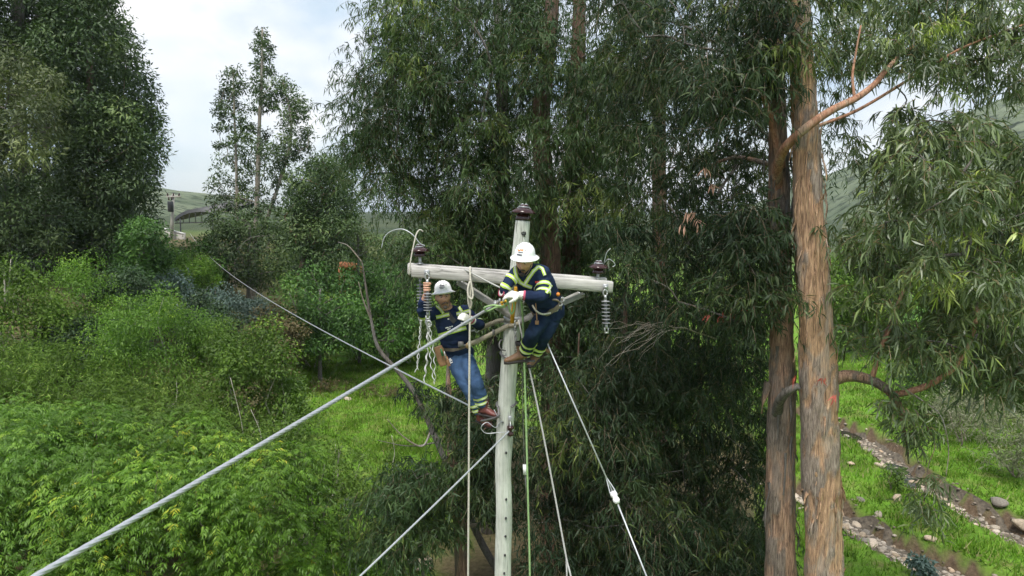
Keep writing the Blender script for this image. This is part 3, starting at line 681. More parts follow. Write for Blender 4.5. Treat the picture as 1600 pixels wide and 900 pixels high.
# ---- dark drooping trees filling the centre right down to the ground
C = np.vstack([in_region([(875, 575), (960, 550), (1080, 545), (1185, 570), (1185, 940), (1010, 940), (1000, 760), (940, 640)], 80, 11.9, 15, r), in_region([(930, 450), (1060, 470), (1190, 500), (1190, 660), (930, 640)], 40, 14, 18, r)])
f1 = euc(C, r.uniform(.45, .8, len(C)), 42, 12, .18, .025, r, hi=False, twig=.004)
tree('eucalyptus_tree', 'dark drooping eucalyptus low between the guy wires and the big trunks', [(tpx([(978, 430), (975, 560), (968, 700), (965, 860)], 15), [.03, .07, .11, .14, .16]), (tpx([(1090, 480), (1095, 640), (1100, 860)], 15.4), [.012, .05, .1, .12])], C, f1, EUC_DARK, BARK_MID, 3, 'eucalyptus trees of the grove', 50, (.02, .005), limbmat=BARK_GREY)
C = in_region([(845, 600), (935, 590), (1000, 700), (1010, 940), (838, 940)], 52, 11.6, 14.5, r)
f1 = euc(C, r.uniform(.42, .75, len(C)), 42, 12, .18, .025, r, hi=False, twig=.004)
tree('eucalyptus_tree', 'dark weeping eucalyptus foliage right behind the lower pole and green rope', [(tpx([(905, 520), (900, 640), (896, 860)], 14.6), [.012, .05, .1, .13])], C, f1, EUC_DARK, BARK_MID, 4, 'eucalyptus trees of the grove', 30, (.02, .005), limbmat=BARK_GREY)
# ---- middle grove, trunks rising behind the pole
C = in_region([(615, -20), (580, 80), (560, 170), (545, 245), (590, 290), (650, 320), (720, 380), (770, 390), (790, 290), (770, 150), (790, -20)], 100, 15.2, 19, r)
f1 = euc(C, r.uniform(.38, 1.0, len(C)), 52, 12, .17, .026, r, hi=False, twig=.004)
tree('eucalyptus_tree', 'broad leafy eucalyptus crown left of the pole top against the sky', [(tpx([(770, -100), (783, 100), (785, 300), (775, 480), (768, 640)], 18.5), [.1, .15, .18, .2, .22, .24])], C, f1, EUC_MID, BARK_GREY, 5, 'eucalyptus trees of the grove', 80, (.03, .008), limbmat=BARK_GREY)
C = np.vstack([in_region([(800, -20), (870, -20), (845, 120), (830, 230), (845, 330), (790, 410), (770, 320), (790, 180)], 40, 16.5, 20, r), in_region([(640, 360), (800, 380), (840, 470), (800, 560), (700, 470), (650, 430)], 30, 15.5, 19, r)])
f1 = euc(C, r.uniform(.38, .9, len(C)), 52, 12, .17, .026, r, hi=False, twig=.004)
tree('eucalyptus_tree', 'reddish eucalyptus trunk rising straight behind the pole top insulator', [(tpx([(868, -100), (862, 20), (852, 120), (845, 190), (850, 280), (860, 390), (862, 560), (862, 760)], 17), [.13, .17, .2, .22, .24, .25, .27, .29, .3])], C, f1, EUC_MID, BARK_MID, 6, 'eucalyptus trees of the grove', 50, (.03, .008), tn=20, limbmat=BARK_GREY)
C = np.vstack([in_region([(890, 130), (960, 60), (990, -20), (1060, -20), (1000, 200), (970, 330), (960, 480), (870, 480), (880, 300)], 58, 16, 20, r), in_region([(830, 190), (900, 200), (940, 120), (950, 250), (905, 340), (840, 330)], 12, 14.6, 16, r), in_region([(845, 20), (890, 60), (930, 120), (880, 150), (840, 100)], 6, 15, 16.2, r), in_region([(840, 470), (960, 470), (1040, 520), (980, 620), (850, 600)], 34, 15.5, 19, r)])
f1 = euc(C, r.uniform(.38, .9, len(C)), 52, 12, .17, .026, r, hi=False, twig=.004)
tree('eucalyptus_tree', 'eucalyptus with forked brown trunk showing through a sky gap at top centre', [(tpx([(906, -60), (904, 60), (898, 200), (895, 330), (893, 420), (895, 700)], 18.5), [.15, .19, .23, .26, .27, .3, .32])], C, f1, EUC_MID, BARK_MID, 7, 'eucalyptus trees of the grove', 50, (.03, .008), tn=18, limbmat=BARK_GREY)
th = bpy.data.objects['eucalyptus_tree.006']
branch(th, [(904, 45, 18.4), (930, 25, 18.4), (960, -20, 18.4)], .05, .03, BARK_GREY, 8, .05, 16)
# behind: a darker wall that closes the grove
C = np.vstack([in_region([(900, 20), (1240, -20), (1330, 60), (1320, 160), (1200, 560), (920, 600)], 24, 21, 27, r), in_region([(650, 400), (900, 380), (900, 640), (640, 520)], 22, 22, 28, r)])
f1 = euc(C, r.uniform(.7, 1.3, len(C)), 44, 11, .26, .045, r, hi=False, twig=0)
tree('eucalyptus_tree', 'shaded eucalyptus at the back of the grove seen through gaps between trunks', [(tpx([(1030, 0), (1030, 300), (1035, 600)], 25), [.2, .26, .3, .32])], C, f1, EUC_DARK, BARK_MID, 8, 'eucalyptus trees of the grove', 30, (.03, .01))
# ---- low weeping tree left of the pole, and the bent bare trunk
C = np.vstack([in_region([(712, 600), (775, 600), (785, 800), (745, 800), (722, 740), (715, 660)], 32, 12.5, 15, r), in_region([(640, 610), (690, 600), (690, 660), (660, 650)], 2, 14, 16, r)])
f1 = euc(C, r.uniform(.32, .6, len(C)), 34, 11, .18, .025, r, twig=.004)
tree('eucalyptus_tree', 'shaded eucalyptus sapling hanging beside the pole under the left worker', [(tpx([(700, 560), (701, 620), (707, 700), (716, 780)], 15), [.02, .08, .13, .16, .18])], C, f1, EUC_DARK, BARK_RED, 9, 'eucalyptus trees of the grove', 24, (.02, .005))
C = in_region([(585, 760), (640, 730), (690, 745), (700, 830), (640, 860), (580, 850)], 26, 12.6, 14.6, r)
f1 = euc(C, r.uniform(.35, .62, len(C)), 40, 12, .17, .024, r, twig=.004)
tree('eucalyptus_sapling', 'young eucalyptus bush with long drooping leaves at bottom centre left', [(tpx([(650, 740), (655, 800), (660, 870)], 14), [.02, .03, .04, .045])], C, f1, EUC_MID, BARK_GREY, 10, None, 16, (.015, .004))
pl = tpx([(566, 410), (572, 450), (580, 500), (592, 545), (622, 580), (648, 615), (672, 665)], 15.5, base=False); pl = np.vstack([pl, [pl[-1][0] + 1.2, 15.7, 1.0], [pl[-1][0] + 2.0, 15.8, -.3]])
th = thing('leaning_trunk', 'bare curved dead trunk leaning over the meadow left of the worker', 'tree', pl[-1])
link('trunk', trunk_mesh(pl, [.016, .026, .036, .045, .052, .06, .068, .09, .11], BARK_GREY, 10, 8, .06, 3), th)
branch(th, [(566, 410, 15.5), (545, 385, 15.5), (528, 378, 15.5)], .02, .006, BARK_PALE, 6, .05, 17); branch(th, [(580, 500, 15.5), (568, 470, 15.4), (560, 440, 15.4)], .025, .008, BARK_PALE, 6, .05, 18)
branch(th, [(675, 668, 15.6), (660, 697, 15.4), (630, 682, 15.3), (605, 655, 15.2)], .03, .008, BARK_PALE, 6, .05, 19); branch(th, [(690, 690, 15.5), (640, 697, 15.4), (590, 688, 15.3)], .02, .006, BARK_GREY, 6, .05, 20)
lg = Pv([(715, 812, 15.2), (735, 820, 15), (775, 820, 15), (800, 821, 15)]); th = thing('fallen_log', 'pale fallen log lying behind the foot of the pole', 'log', lg[1]); link('trunk', trunk_mesh(lg, [.05, .06, .06, .05], BARK_PALE, 9, 6, .06, 4), th)
# bare twigs hanging in front of the dark foliage right of the pole
th = thing('bare_branch', 'leafless pale twigs fanning out under the right hand insulator', 'branch', P(1060, 505, 11.4)); mb = MB()
for _ in range(17):
    e = (r.uniform(930, 1010), r.uniform(505, 575)); limb(mb, P(1060 - r.uniform(0, 45), 503 + r.uniform(0, 14), 11.4), P(*e, 11.2 + r.normal() * .2), .007, .002, r, 4, .05, 6, .03)
limb(mb, P(1120, 530, 11.8), P(1040, 508, 11.4), .018, .008, r, 6, .05, 6, .02); mb.build('twigs', BARK_PALE, th)

# ================================================================== left forest
FAR1 = leafmat('forest_leaf_dark', [(0, (0.041, 0.068, 0.030)), (.4, (0.069, 0.112, 0.042)), (.75, (0.111, 0.165, 0.058)), (1, (0.182, 0.241, 0.082))], .55, .2, .3, .4, .35)
FAR2 = leafmat('forest_leaf_olive', [(0, (0.068, 0.088, 0.041)), (.4, (0.115, 0.142, 0.061)), (.75, (0.169, 0.203, 0.081)), (1, (0.243, 0.284, 0.115))], .55, .25, .3, .3, .4)
FAR3 = leafmat('forest_leaf_green', [(0, (0.035, 0.080, 0.023)), (.4, (0.065, 0.141, 0.034)), (.75, (0.103, 0.211, 0.045)), (1, (0.172, 0.300, 0.058))], .55, .25, .3, .35, .4)
def ftree(name, label, polys, n, Y0, Y1, leaf, trunk, tr, R=(.8, 1.5), ntw=40, L=.26, W=.05, seed=0, bark=BARK_GREY, nl=10, group='trees of the left hillside', dr=.7, extra=None, lr=(.03, .01)):
    r = rng_(seed); C = np.vstack([in_region(p_, k, Y0, Y1, r) for p_, k in zip(polys, n)])
    Rr = r.uniform(R[0], R[1], len(C)); f = broad(C, Rr, int((60 + 240 * np.mean(Rr ** 2)) * ntw / 50), L * 1.0, W * 1.75, r, flat=.78, upb=.5, spread=.8, out=.7, shell=.35)
    tks = [(tpx(t_, (Y0 + Y1) / 2), rad(len(tpx(t_, (Y0 + Y1) / 2)), *tr)) for t_ in trunk]
    return tree(name, label, tks, C, f, leaf, bark, seed, group, min(len(C), 50), lr)
ftree('forest_tree', 'tall dark rounded tree standing at the right edge of the left forest', [[(95, -40), (165, -20), (195, 55), (222, 110), (240, 190), (240, 250), (215, 320), (180, 370), (110, 390), (90, 250), (70, 100)], [(110, 330), (200, 330), (235, 400), (200, 450), (110, 450)]], [165, 45], 35, 42, FAR1, [[(140, 40), (140, 250), (136, 400), (134, 450)]], (.15, .32), (.7, 1.35), 46, .28, .053, 31, BARK_RED)
ftree('forest_tree', 'dark tree crown filling the top left corner', [[(-120, -60), (90, -60), (100, 60), (60, 110), (-40, 110), (-120, 80)]], [80], 35, 41, FAR1, [[(30, -60), (32, 200), (34, 430)]], (.2, .35), (.8, 1.4), 60, .27, .05, 32)
ftree('forest_tree', 'pale olive weeping tree at the left edge of the forest', [[(-120, 100), (10, 85), (75, 110), (98, 150), (85, 215), (40, 250), (-120, 270)]], [44], 29, 34, FAR2, [[(-20, 130), (-15, 300), (-10, 470)]], (.1, .25), (.7, 1.2), 60, .27, .042, 33, dr=.8)
ftree('forest_tree', 'dark understorey tree below the pale olive one at the left edge', [[(-120, 290), (40, 280), (110, 330), (120, 400), (70, 440), (-120, 450)]], [48], 32, 37, FAR1, [[(20, 300), (18, 470)]], (.1, .2), (.9, 1.5), 55, .25, .05, 34)
ftree('forest_tree', 'dense deep green tree with layered foliage at the foot of the tall one', [[(190, 380), (215, 350), (245, 365), (255, 410), (240, 440), (195, 440)]], [30], 32, 35, FAR3, [[(222, 380), (222, 480)]], (.08, .14), (.6, 1.0), 60, .2, .05, 35)
ftree('forest_tree', 'shaded dark tree standing deep in the left forest between the trunks', [[(-60, 60), (120, 60), (215, 150), (230, 300), (200, 430), (-60, 440)]], [60], 43, 47, FAR1, [[(70, 80), (72, 300), (74, 430)]], (.15, .3), (1.1, 1.8), 46, .3, .06, 47)
# slender trees against the sky
ftree('slender_tree', 'slender tall eucalyptus with the highest pointed top against the sky', [[(408, 45), (420, 70), (428, 110), (415, 118), (400, 108), (396, 80)], [(395, 115), (430, 130), (425, 180), (395, 170)], [(380, 190), (425, 200), (420, 270), (385, 280)], [(370, 290), (430, 290), (440, 360), (365, 370)]], [11, 11, 15, 18], 43, 48, FAR1, [[(410, 45), (409, 120), (405, 200), (402, 300), (396, 440)]], (.05, .22), (.38, .8), 46, .24, .05, 36, BARK_PALE, group='slender trees against the sky')
ftree('slender_tree', 'slender eucalyptus with sparse leaves left of the highest top', [[(362, 105), (375, 110), (380, 150), (350, 160), (345, 145)], [(335, 160), (385, 160), (385, 230), (340, 230)], [(345, 235), (385, 240), (380, 330), (330, 330), (328, 300)]], [10, 16, 18], 44, 49, FAR1, [[(364, 110), (367, 200), (370, 300), (368, 440)]], (.04, .16), (.38, .75), 42, .24, .05, 37, BARK_PALE, group='slender trees against the sky')
ftree('slender_tree', 'slender leaning eucalyptus right of the highest top', [[(432, 125), (455, 130), (478, 155), (480, 195), (440, 180)], [(440, 195), (485, 205), (482, 235), (440, 240)], [(425, 230), (465, 240), (455, 280), (430, 290)]], [16, 13, 12], 43, 48, FAR1, [[(442, 125), (455, 190), (450, 240), (432, 300), (405, 380), (398, 440)]], (.04, .18), (.38, .8), 44, .24, .05, 38, BARK_PALE, group='slender trees against the sky')
# middle distance, between slender trees and meadow
ftree('hillside_tree', 'mid green tree on the slope right of the slender trunks', [[(470, 270), (505, 250), (540, 270), (550, 340), (530, 400), (470, 420), (440, 350)]], [50], 36, 41, FAR1, [[(512, 300), (490, 350), (470, 420)]], (.08, .16), (.7, 1.2), 55, .22, .045, 39, BARK_RED)
ftree('hillside_tree', 'bushy dark tree at the base of the slender trunks', [[(335, 330), (400, 350), (450, 370), (450, 440), (350, 450), (320, 390)]], [40], 40, 44, FAR1, [[(390, 350), (388, 460)]], (.08, .16), (.7, 1.2), 50, .22, .045, 40)
ftree('hillside_tree', 'grey green tree drooping over the meadow behind the curved trunk', [[(540, 430), (590, 410), (650, 440), (655, 520), (620, 550), (560, 540)]], [44], 36, 41, FAR3, [[(600, 420), (605, 560)]], (.08, .16), (.8, 1.25), 52, .2, .04, 41)
ftree('hillside_tree', 'olive tree behind the left crossarm end near the orange wall', [[(525, 365), (560, 350), (590, 380), (590, 410), (550, 405)]], [18], 38, 42, FAR2, [[(560, 370), (560, 440)]], (.06, .1), (.5, .9), 40, .2, .04, 42)
ftree('hillside_tree', 'light green tree beside the slope at the upper end of the meadow', [[(440, 440), (500, 420), (555, 440), (560, 520), (500, 545), (450, 530)]], [36], 33, 37, FAR3, [[(500, 450), (500, 560)]], (.06, .12), (.6, 1.1), 52, .2, .045, 43)
ftree('hillside_tree', 'low scrub tree on the bank below the dark curved roof', [[(265, 390), (330, 375), (350, 430), (330, 450), (265, 440)]], [24], 40, 45, FAR3, [[(300, 400), (300, 470)]], (.05, .1), (.6, 1.0), 48, .2, .045, 44)
ftree('hillside_tree', 'dark rounded tree far behind the left crossarm end', [[(585, 380), (640, 355), (680, 370), (680, 440), (600, 440)]], [26], 44, 50, FAR1, [[(630, 380), (630, 470)]], (.08, .14), (.7, 1.2), 50, .22, .045, 48)
ftree('hillside_tree', 'distant tree row under the far blue mountain left of the pole', [[(440, 372), (520, 380), (580, 388), (640, 385), (640, 440), (440, 440)]], [44], 55, 64, FAR1, [[(480, 385), (480, 460)], [(600, 390), (600, 460)]], (.08, .14), (.9, 1.5), 46, .26, .06, 49)
ftree('hillside_tree', 'tall leafy tree between the slender trees and the broad crown', [[(450, 300), (480, 255), (515, 235), (545, 260), (560, 320), (540, 380), (460, 390)]], [46], 45, 50, FAR1, [[(500, 260), (495, 330), (480, 440)]], (.08, .18), (.6, 1.1), 44, .24, .05, 50)
# right background
ftree('valley_tree', 'bright green tree far behind the right branch by the trunk', [[(1285, 410), (1330, 395), (1400, 400), (1400, 545), (1300, 550)]], [40], 40, 46, leafmat('valley_leaf_bright', [(0, (.06, .11, .02)), (.5, (.13, .22, .035)), (1, (.22, .32, .06))], .6, .3, .2), [[(1350, 470), (1350, 580)]], (.08, .14), (.8, 1.3), 46, .24, .07, 45, group='trees across the stream')
ftree('valley_tree', 'mid green tree line beyond the stream behind the hanging leaves', [[(1400, 480), (1500, 450), (1640, 460), (1680, 560), (1560, 590), (1400, 560)]], [46], 40, 50, FAR3, [[(1480, 470), (1480, 590)], [(1580, 470), (1580, 590)]], (.1, .18), (.9, 1.6), 46, .25, .06, 46, group='trees across the stream')

# ================================================================== shrubs
S_BRIGHT = leafmat('shrub_leaf_bright', [(0, (0.062, 0.131, 0.016)), (.4, (0.108, 0.215, 0.024)), (.75, (0.165, 0.305, 0.036)), (.95, (0.278, 0.404, 0.050)), (1, (0.445, 0.429, 0.041))], .5, .35, .3, .25, .9)
S_BRIGHT2 = leafmat('shrub_leaf_fresh', [(0, (0.071, 0.150, 0.024)), (.4, (0.124, 0.239, 0.034)), (.8, (0.194, 0.339, 0.048)), (1, (0.334, 0.477, 0.065))], .5, .35, .3, .25, .9)
S_MID = leafmat('shrub_leaf_mid', [(0, (0.048, 0.088, 0.017)), (.4, (0.087, 0.153, 0.024)), (.8, (0.134, 0.233, 0.034)), (1, (0.253, 0.333, 0.051))], .55, .3, .28, .3, .8)
S_OLIVE = leafmat('shrub_leaf_olive', [(0, (0.059, 0.103, 0.020)), (.4, (0.112, 0.189, 0.032)), (.8, (0.169, 0.286, 0.048)), (1, (0.314, 0.415, 0.100))], .6, .3, .22, .3, .8)
S_DARK = leafmat('shrub_leaf_dark', [(0, (0.021, 0.039, 0.018)), (.4, (0.036, 0.068, 0.029)), (.8, (0.058, 0.104, 0.039)), (1, (0.117, 0.169, 0.058))], .5, .2, .3, .3, .7)
S_BLUE = leafmat('shrub_leaf_bluegrey', [(0, (0.048, 0.082, 0.069)), (.5, (0.102, 0.156, 0.135)), (1, (0.184, 0.245, 0.218))], .55, .2, .3, .3, .7)
S_BROWN = leafmat('shrub_leaf_russet', [(0, (.08, .06, .035)), (.5, (.12, .11, .05)), (1, (.20, .14, .07))], .6, .25, .2, .3, .7)
S_GREY = leafmat('shrub_leaf_straw', [(0, (.14, .15, .09)), (.5, (.24, .25, .16)), (1, (.42, .42, .30))], .7, .25, .2, .2, .7)
STEM = plain('shrub_stem', (.24, .20, .15), .85, 0, .4, 12); STEM_P = plain('shrub_stem_pale', (.42, .39, .33), .85, 0, .3, 12)
def shrub(name, label, px, bpy_, hw, hp, kind, mat, seed, dens=1.0, stems=5, group='shrubs on the left bank', stemmat=None, cat='shrub', tb=0.0):
    r = rng_(seed); q = ground_hit(px, bpy_, gz0); Y = q[1]; s = np.linalg.norm(q - CAM) / F
    rw, h = hw * s, hp * s; base = np.array([q[0], q[1], float(gz0(q[0], q[1]))])
    th = thing(name, label, cat, base, group)
    cz = base + np.array([0, 0, h * .52]); rd = np.array([rw, min(rw, h) * .9, h * .5])
    n = max(12, int(rw * rd[1] * (24 if kind == 'pinnate' else 18) + 10)); u = nrm(r.normal(size=(n, 3)) + np.array([0, -.5, .4])); lob = .5 + .75 * fbm(u * 2.3 + seed, 3, seed)
    C = cz + u * rd * (lob * r.uniform(.72, 1.08, n))[:, None]; C[:, 2] = np.maximum(C[:, 2], base[2] + .12 * h)
    cr_ = np.clip(.185 * (rw + h * .5) * r.uniform(.45, 1.5, n), .15, .6)
    ar = float(np.mean(cr_ ** 2))
    if kind == 'pinnate': f = pinnate(C, cr_, int((11 + 62 * ar) * dens), 5, .28, .10, .028, r, tb=tb)
    elif kind == 'fine': f = broad(C, cr_, int((60 + 330 * ar) * dens), .115, .036, r, tb=tb)
    elif kind == 'wispy': f = euc(C, cr_, int((7 + 37 * ar) * dens), 8, .18, .028, r, hi=False, twig=.003, droop=.15, spread=.6, tw_len=1.0, tb=tb)
    elif kind == 'weep': f = euc(C, cr_, int((26 + 90 * ar) * dens), 10, .15, .024, r, hi=False, twig=.003, tb=tb)
    else: f = broad(C, cr_, int((46 + 230 * ar) * dens), .14, .065, r, tb=tb)
    link('crown', f.mesh('crown', mat), th)
    for k in range(stems):
        mb = MB(); c = C[r.integers(len(C))]; limb(mb, base + r.normal(size=3) * np.array([.15, .15, 0]) - np.array([0, 0, .1]), c + np.array([0, 0, r.uniform(-.1, .25)]), .022 + .006 * h, .006, r, 5, .02, 6, .035); mb.build('stem', stemmat or STEM, th)
    return th
SH = [
 ('pinnate_shrub', 'bright green shrub with feathery leaves filling the bottom left corner', 40, 980, 120, 250, 'pinnate', S_BRIGHT2, 1.0, 5),
 ('pinnate_shrub', 'light yellow green shrub under the thick cable near the bottom edge', 235, 1010, 135, 250, 'pinnate', S_BRIGHT, 1.0, 6),
 ('pinnate_shrub', 'yellow tinged feathery shrub at the bottom, right of the cable end', 415, 985, 115, 255, 'pinnate', S_BRIGHT, 1.0, 6),
 ('pinnate_shrub', 'fresh green shrub with an upright sprig just above the thick cable', 150, 890, 110, 215, 'pinnate', S_BRIGHT, 1.0, 7),
 ('pinnate_shrub', 'dark green feathery leaved shrub in the middle of the left bank', 215, 800, 130, 135, 'pinnate', S_MID, .62, 4),
 ('pinnate_shrub', 'green feathery shrub at the left edge above the bottom corner', 10, 835, 110, 165, 'pinnate', S_BRIGHT2, .8, 4),
 ('pinnate_shrub', 'small light green shrub touching the cable at mid left', 320, 850, 85, 165, 'pinnate', S_BRIGHT, .9, 5),
 ('fine_shrub', 'fine leaved green shrub with pale sticks right of the cable', 485, 880, 80, 225, 'fine', S_MID, 1.0, 8),
 ('fine_shrub', 'grey green twiggy shrub at the lower end of the meadow', 555, 905, 72, 160, 'fine', S_MID, .9, 7),
 ('fine_shrub', 'low green bush at the lower left margin of the meadow', 525, 770, 55, 75, 'fine', S_MID, 1.0, 4),
 ('fine_shrub', 'green shrub below the thick cable in front of the dark hollow', 390, 850, 75, 150, 'fine', S_MID, 1.0, 6),
 ('leafy_shrub', 'dark green small tree with white sticks left of the meadow', 405, 725, 72, 205, 'leafy', S_MID, 1.1, 8),
 ('leafy_shrub', 'dense green bush hugging the left edge of the meadow', 440, 700, 48, 125, 'leafy', S_MID, 1.0, 4),
 ('fine_shrub', 'bright rounded mound of fine leaves in the middle of the left slope', 262, 670, 95, 190, 'fine', S_BRIGHT2, 1.15, 4),
 ('fine_shrub', 'green shoulder of fine leaves right of the bright mound', 345, 690, 75, 170, 'fine', S_MID, 1.15, 4),
 ('wispy_shrub', 'olive scrub with yellowish twigs left of the bright mound', 120, 690, 115, 120, 'wispy', S_OLIVE, .8, 8),
 ('wispy_shrub', 'olive bamboo like scrub in the centre of the left bank', 235, 745, 120, 125, 'wispy', S_OLIVE, .8, 8),
 ('wispy_shrub', 'olive scrub on the left edge below the bare stems', 0, 700, 100, 135, 'wispy', S_OLIVE, .8, 6),
 ('wispy_shrub', 'thin olive scrub between the mound and the feathery shrubs', 340, 770, 90, 110, 'wispy', S_OLIVE, .8, 6),
 ('leafy_shrub', 'dark patch of shrub above the olive scrub', 150, 600, 85, 90, 'leafy', S_DARK, 1.0, 3),
 ('fine_shrub', 'light green feathery bush in front of the left forest', 135, 560, 62, 135, 'fine', S_BRIGHT2, 1.1, 4),
 ('leafy_shrub', 'yellow green bush with bare forked stems at the left edge', 35, 590, 75, 145, 'leafy', S_OLIVE, 1.0, 9),
 ('leafy_shrub', 'blackish green bush below the layered tree', 205, 545, 60, 110, 'leafy', S_DARK, 1.1, 3),
 ('blue_shrub', 'blue grey juvenile eucalyptus shrub beside the dark bush', 272, 520, 34, 90, 'leafy', S_BLUE, 1.0, 3),
 ('blue_shrub', 'blue grey shrub cluster below the slender trunks', 345, 520, 45, 62, 'leafy', S_BLUE, .9, 3),
 ('blue_shrub', 'small blue grey bush at the right of the bluish cluster', 408, 512, 32, 48, 'leafy', S_BLUE, .9, 3),
 ('leafy_shrub', 'dark shrub between the mound and the blue grey bushes', 325, 570, 55, 95, 'leafy', S_DARK, 1.0, 3),
 ('leafy_shrub', 'russet brown topped bush at the upper left corner of the meadow', 440, 600, 48, 115, 'leafy', S_BROWN, 1.0, 4),
 ('leafy_shrub', 'green bush at the far left end of the meadow', 490, 575, 50, 95, 'leafy', S_MID, 1.0, 3),
 ('leafy_shrub', 'bright bush on the bank under the dark curved roof', 300, 470, 45, 70, 'fine', S_BRIGHT2, 1.0, 3),
 ('leafy_shrub', 'green bush behind the far end of the meadow grass', 560, 560, 48, 85, 'leafy', S_MID, 1.0, 3),
 ('leafy_shrub', 'green bush behind the hanging helical grips', 640, 568, 55, 110, 'leafy', S_MID, 1.0, 3),
 ('leafy_shrub', 'green weeds around the boulders at the bottom edge', 610, 925, 75, 55, 'leafy', S_BRIGHT2, .8, 3),
]
for k, (nm, lb, px, bp, hw, hp, kd, mt, dn, st) in enumerate(SH): shrub(nm, lb, px, bp, hw, hp, kd, mt, 100 + k, dn, st, stemmat=STEM_P if kd != 'pinnate' else STEM)
RS = [('straw_shrub', 'pale straw coloured bush at the right edge beyond the stream', 1585, 745, 55, 105, 'wispy', S_GREY, .8, 5), ('straw_shrub', 'small grey green bush beyond the stream under the hanging leaves', 1500, 690, 48, 75, 'wispy', S_GREY, .8, 5),
      ('leafy_shrub', 'green shrub on the far bank right of the hanging branch', 1450, 660, 45, 50, 'fine', S_MID, .9, 3), ('leafy_shrub', 'dark low bush beside the second stream behind the near trunk', 1470, 640, 60, 70, 'leafy', S_DARK, .9, 3),
      ('leafy_shrub', 'green bush at the right edge above the straw bush', 1610, 640, 70, 90, 'leafy', S_MID, .9, 3), ('small_weed', 'small green weed on the grass between the streams', 1395, 765, 16, 32, 'fine', S_MID, .8, 3), ('small_weed', 'grey leaved weed at the bottom edge by the nearer stream', 1432, 900, 18, 26, 'leafy', S_BLUE, .8, 3),
      ('leafy_shrub', 'dark undergrowth between the two big trunks near the ground', 1160, 960, 60, 110, 'leafy', S_DARK, 1.0, 3)]
for k, (nm, lb, px, bp, hw, hp, kd, mt, dn, st) in enumerate(RS): shrub(nm, lb, px, bp, hw, hp, kd, mt, 200 + k, dn, st, 'plants around the streams', STEM)
for k, (nm, lb, px, bp, hw, hp, kd, mt, dn, st) in enumerate([('dry_weed', 'patch of brownish dry weeds across the upper meadow', 515, 612, 42, 15, 'wispy', S_BROWN, .5, 2), ('dry_weed', 'brown weeds under the curved trunk on the meadow', 600, 622, 36, 18, 'wispy', S_BROWN, .5, 2), ('dry_weed', 'low straw weeds at the foot of the meadow grass', 600, 720, 26, 14, 'fine', S_OLIVE, .5, 2)]):
    shrub(nm, lb, px, bp, hw, hp, kd, mt, 260 + k, dn, st, 'weeds in the meadow', STEM)
bt = thing('bare_tree', 'leafless pale forked stems rising at the left edge of the bank', 'tree', P(2, 600, 25)); rb = rng_(77)
for path in ([(0, 600), (2, 520), (8, 475), (14, 440), (17, 405)], [(8, 475), (7, 445), (6, 425)], [(4, 540), (20, 510), (21, 480), (22, 455)], [(20, 510), (36, 498), (45, 484)], [(3, 560), (12, 530), (20, 512)], [(8, 478), (22, 462), (32, 450)]):
    a = Pv([(x, y, 25 + .1 * i_) for i_, (x, y) in enumerate(path)]); mb = MB(); tube(mb, cr(a, 5), np.linspace(.045, .012, 5 * (len(a) - 1) + 1), 7); mb.build('branch', STEM_P, bt)
# thin pale sticks standing among the shrubs
SK = [((650 - 290, 590), (386, 728), 21, 'white bare stick in the dark hollow left of the meadow'), ((392, 640), (410, 700), 20, 'short white stick right of the dark hollow'), ((440, 600), (446, 668), 24, 'thin upright stick at the meadow edge'),
      ((462, 690), (485, 762), 17.5, 'pale stick crossing the shrub below the cable'), ((508, 818), (518, 862), 15, 'short white stick above the bottom edge'), ((612, 680), (613, 735), 20, 'single dry stalk standing in the meadow')]
for a, b_, Y, lb in SK:
    th = thing('dry_stick', lb, 'stick', P(*b_, Y), 'dry sticks among the shrubs'); mb = MB(); e = P(*b_, Y); g0 = np.array([e[0] + .1, e[1], float(gz0(e[0], e[1]))]); tube(mb, cr(np.array([P(*a, Y), P(a[0] * .5 + b_[0] * .5 + 4, (a[1] + b_[1]) / 2, Y), e, g0]), 5), np.linspace(.008, .016, 16), 6); mb.build('stalk', STEM_P, th)
# ================================================================== the pole
def woodmat(name, cols, rough=.85, st=(14, 14, .8), crack=0):
    m, t, b = newmat(name); b.inputs['Roughness'].default_value = rough; b.inputs['Specular IOR Level'].default_value = .2
    co = N(t, 'ShaderNodeTexCoord').outputs['Object']
    f = noise(t, 4, 8, .7, co, st, .4); g = noise(t, 2.2, 5, .6, co)
    c = ramp(t, [(.3, cols[0]), (.5, cols[1]), (.7, cols[2])], f)
    c = mixc(t, c, ramp(t, [(.3, (.72,) * 3), (.7, (1.1,) * 3)], g), 1.0, 'MULTIPLY')
    sp = noise(t, 30, 3, .5, co, tuple(x / max(st) * 1.0 for x in st)); c = mixc(t, c, tuple(x * .35 for x in cols[0]), ramp(t, [(.66, (0,) * 3), (.72, (.8,) * 3)], sp))
    if crack:
        ck = noise(t, crack, 4, .55, co, (st[0] / max(st), st[1] / max(st), st[2] / max(st) * .6), .15); c = mixc(t, c, tuple(x * .22 for x in cols[0]), ramp(t, [(.485, (0,) * 3), (.5, (.5,) * 3), (.515, (0,) * 3)], ck))
    t.links.new(c, b.inputs['Base Color']); bump(t, b, f, .5, .006); return m
POLE_M = woodmat('treated_pole_wood', [(.36, .38, .325), (.54, .56, .495), (.64, .655, .59)], .85, (9, 9, .7), 9)
ARM_M = woodmat('weathered_arm_wood', [(.30, .285, .26), (.46, .445, .415), (.60, .585, .55)], .85, (.9, 14, 14), 9)
STEEL = plain('galvanised_steel', (.42, .43, .43), .45, .75, .25, 25, .1, .002)
STEEL_D = plain('dark_steel', (.16, .155, .15), .5, .6, .3, 25, .1, .002)
ALU = plain('aluminium_wire', (.44, .46, .48), .42, .55, .15, 40, .1, .001)
BRACE = woodmat('brace_metal', [(.22, .215, .2), (.30, .295, .275), (.38, .37, .35)], .6, (3, 3, 3))
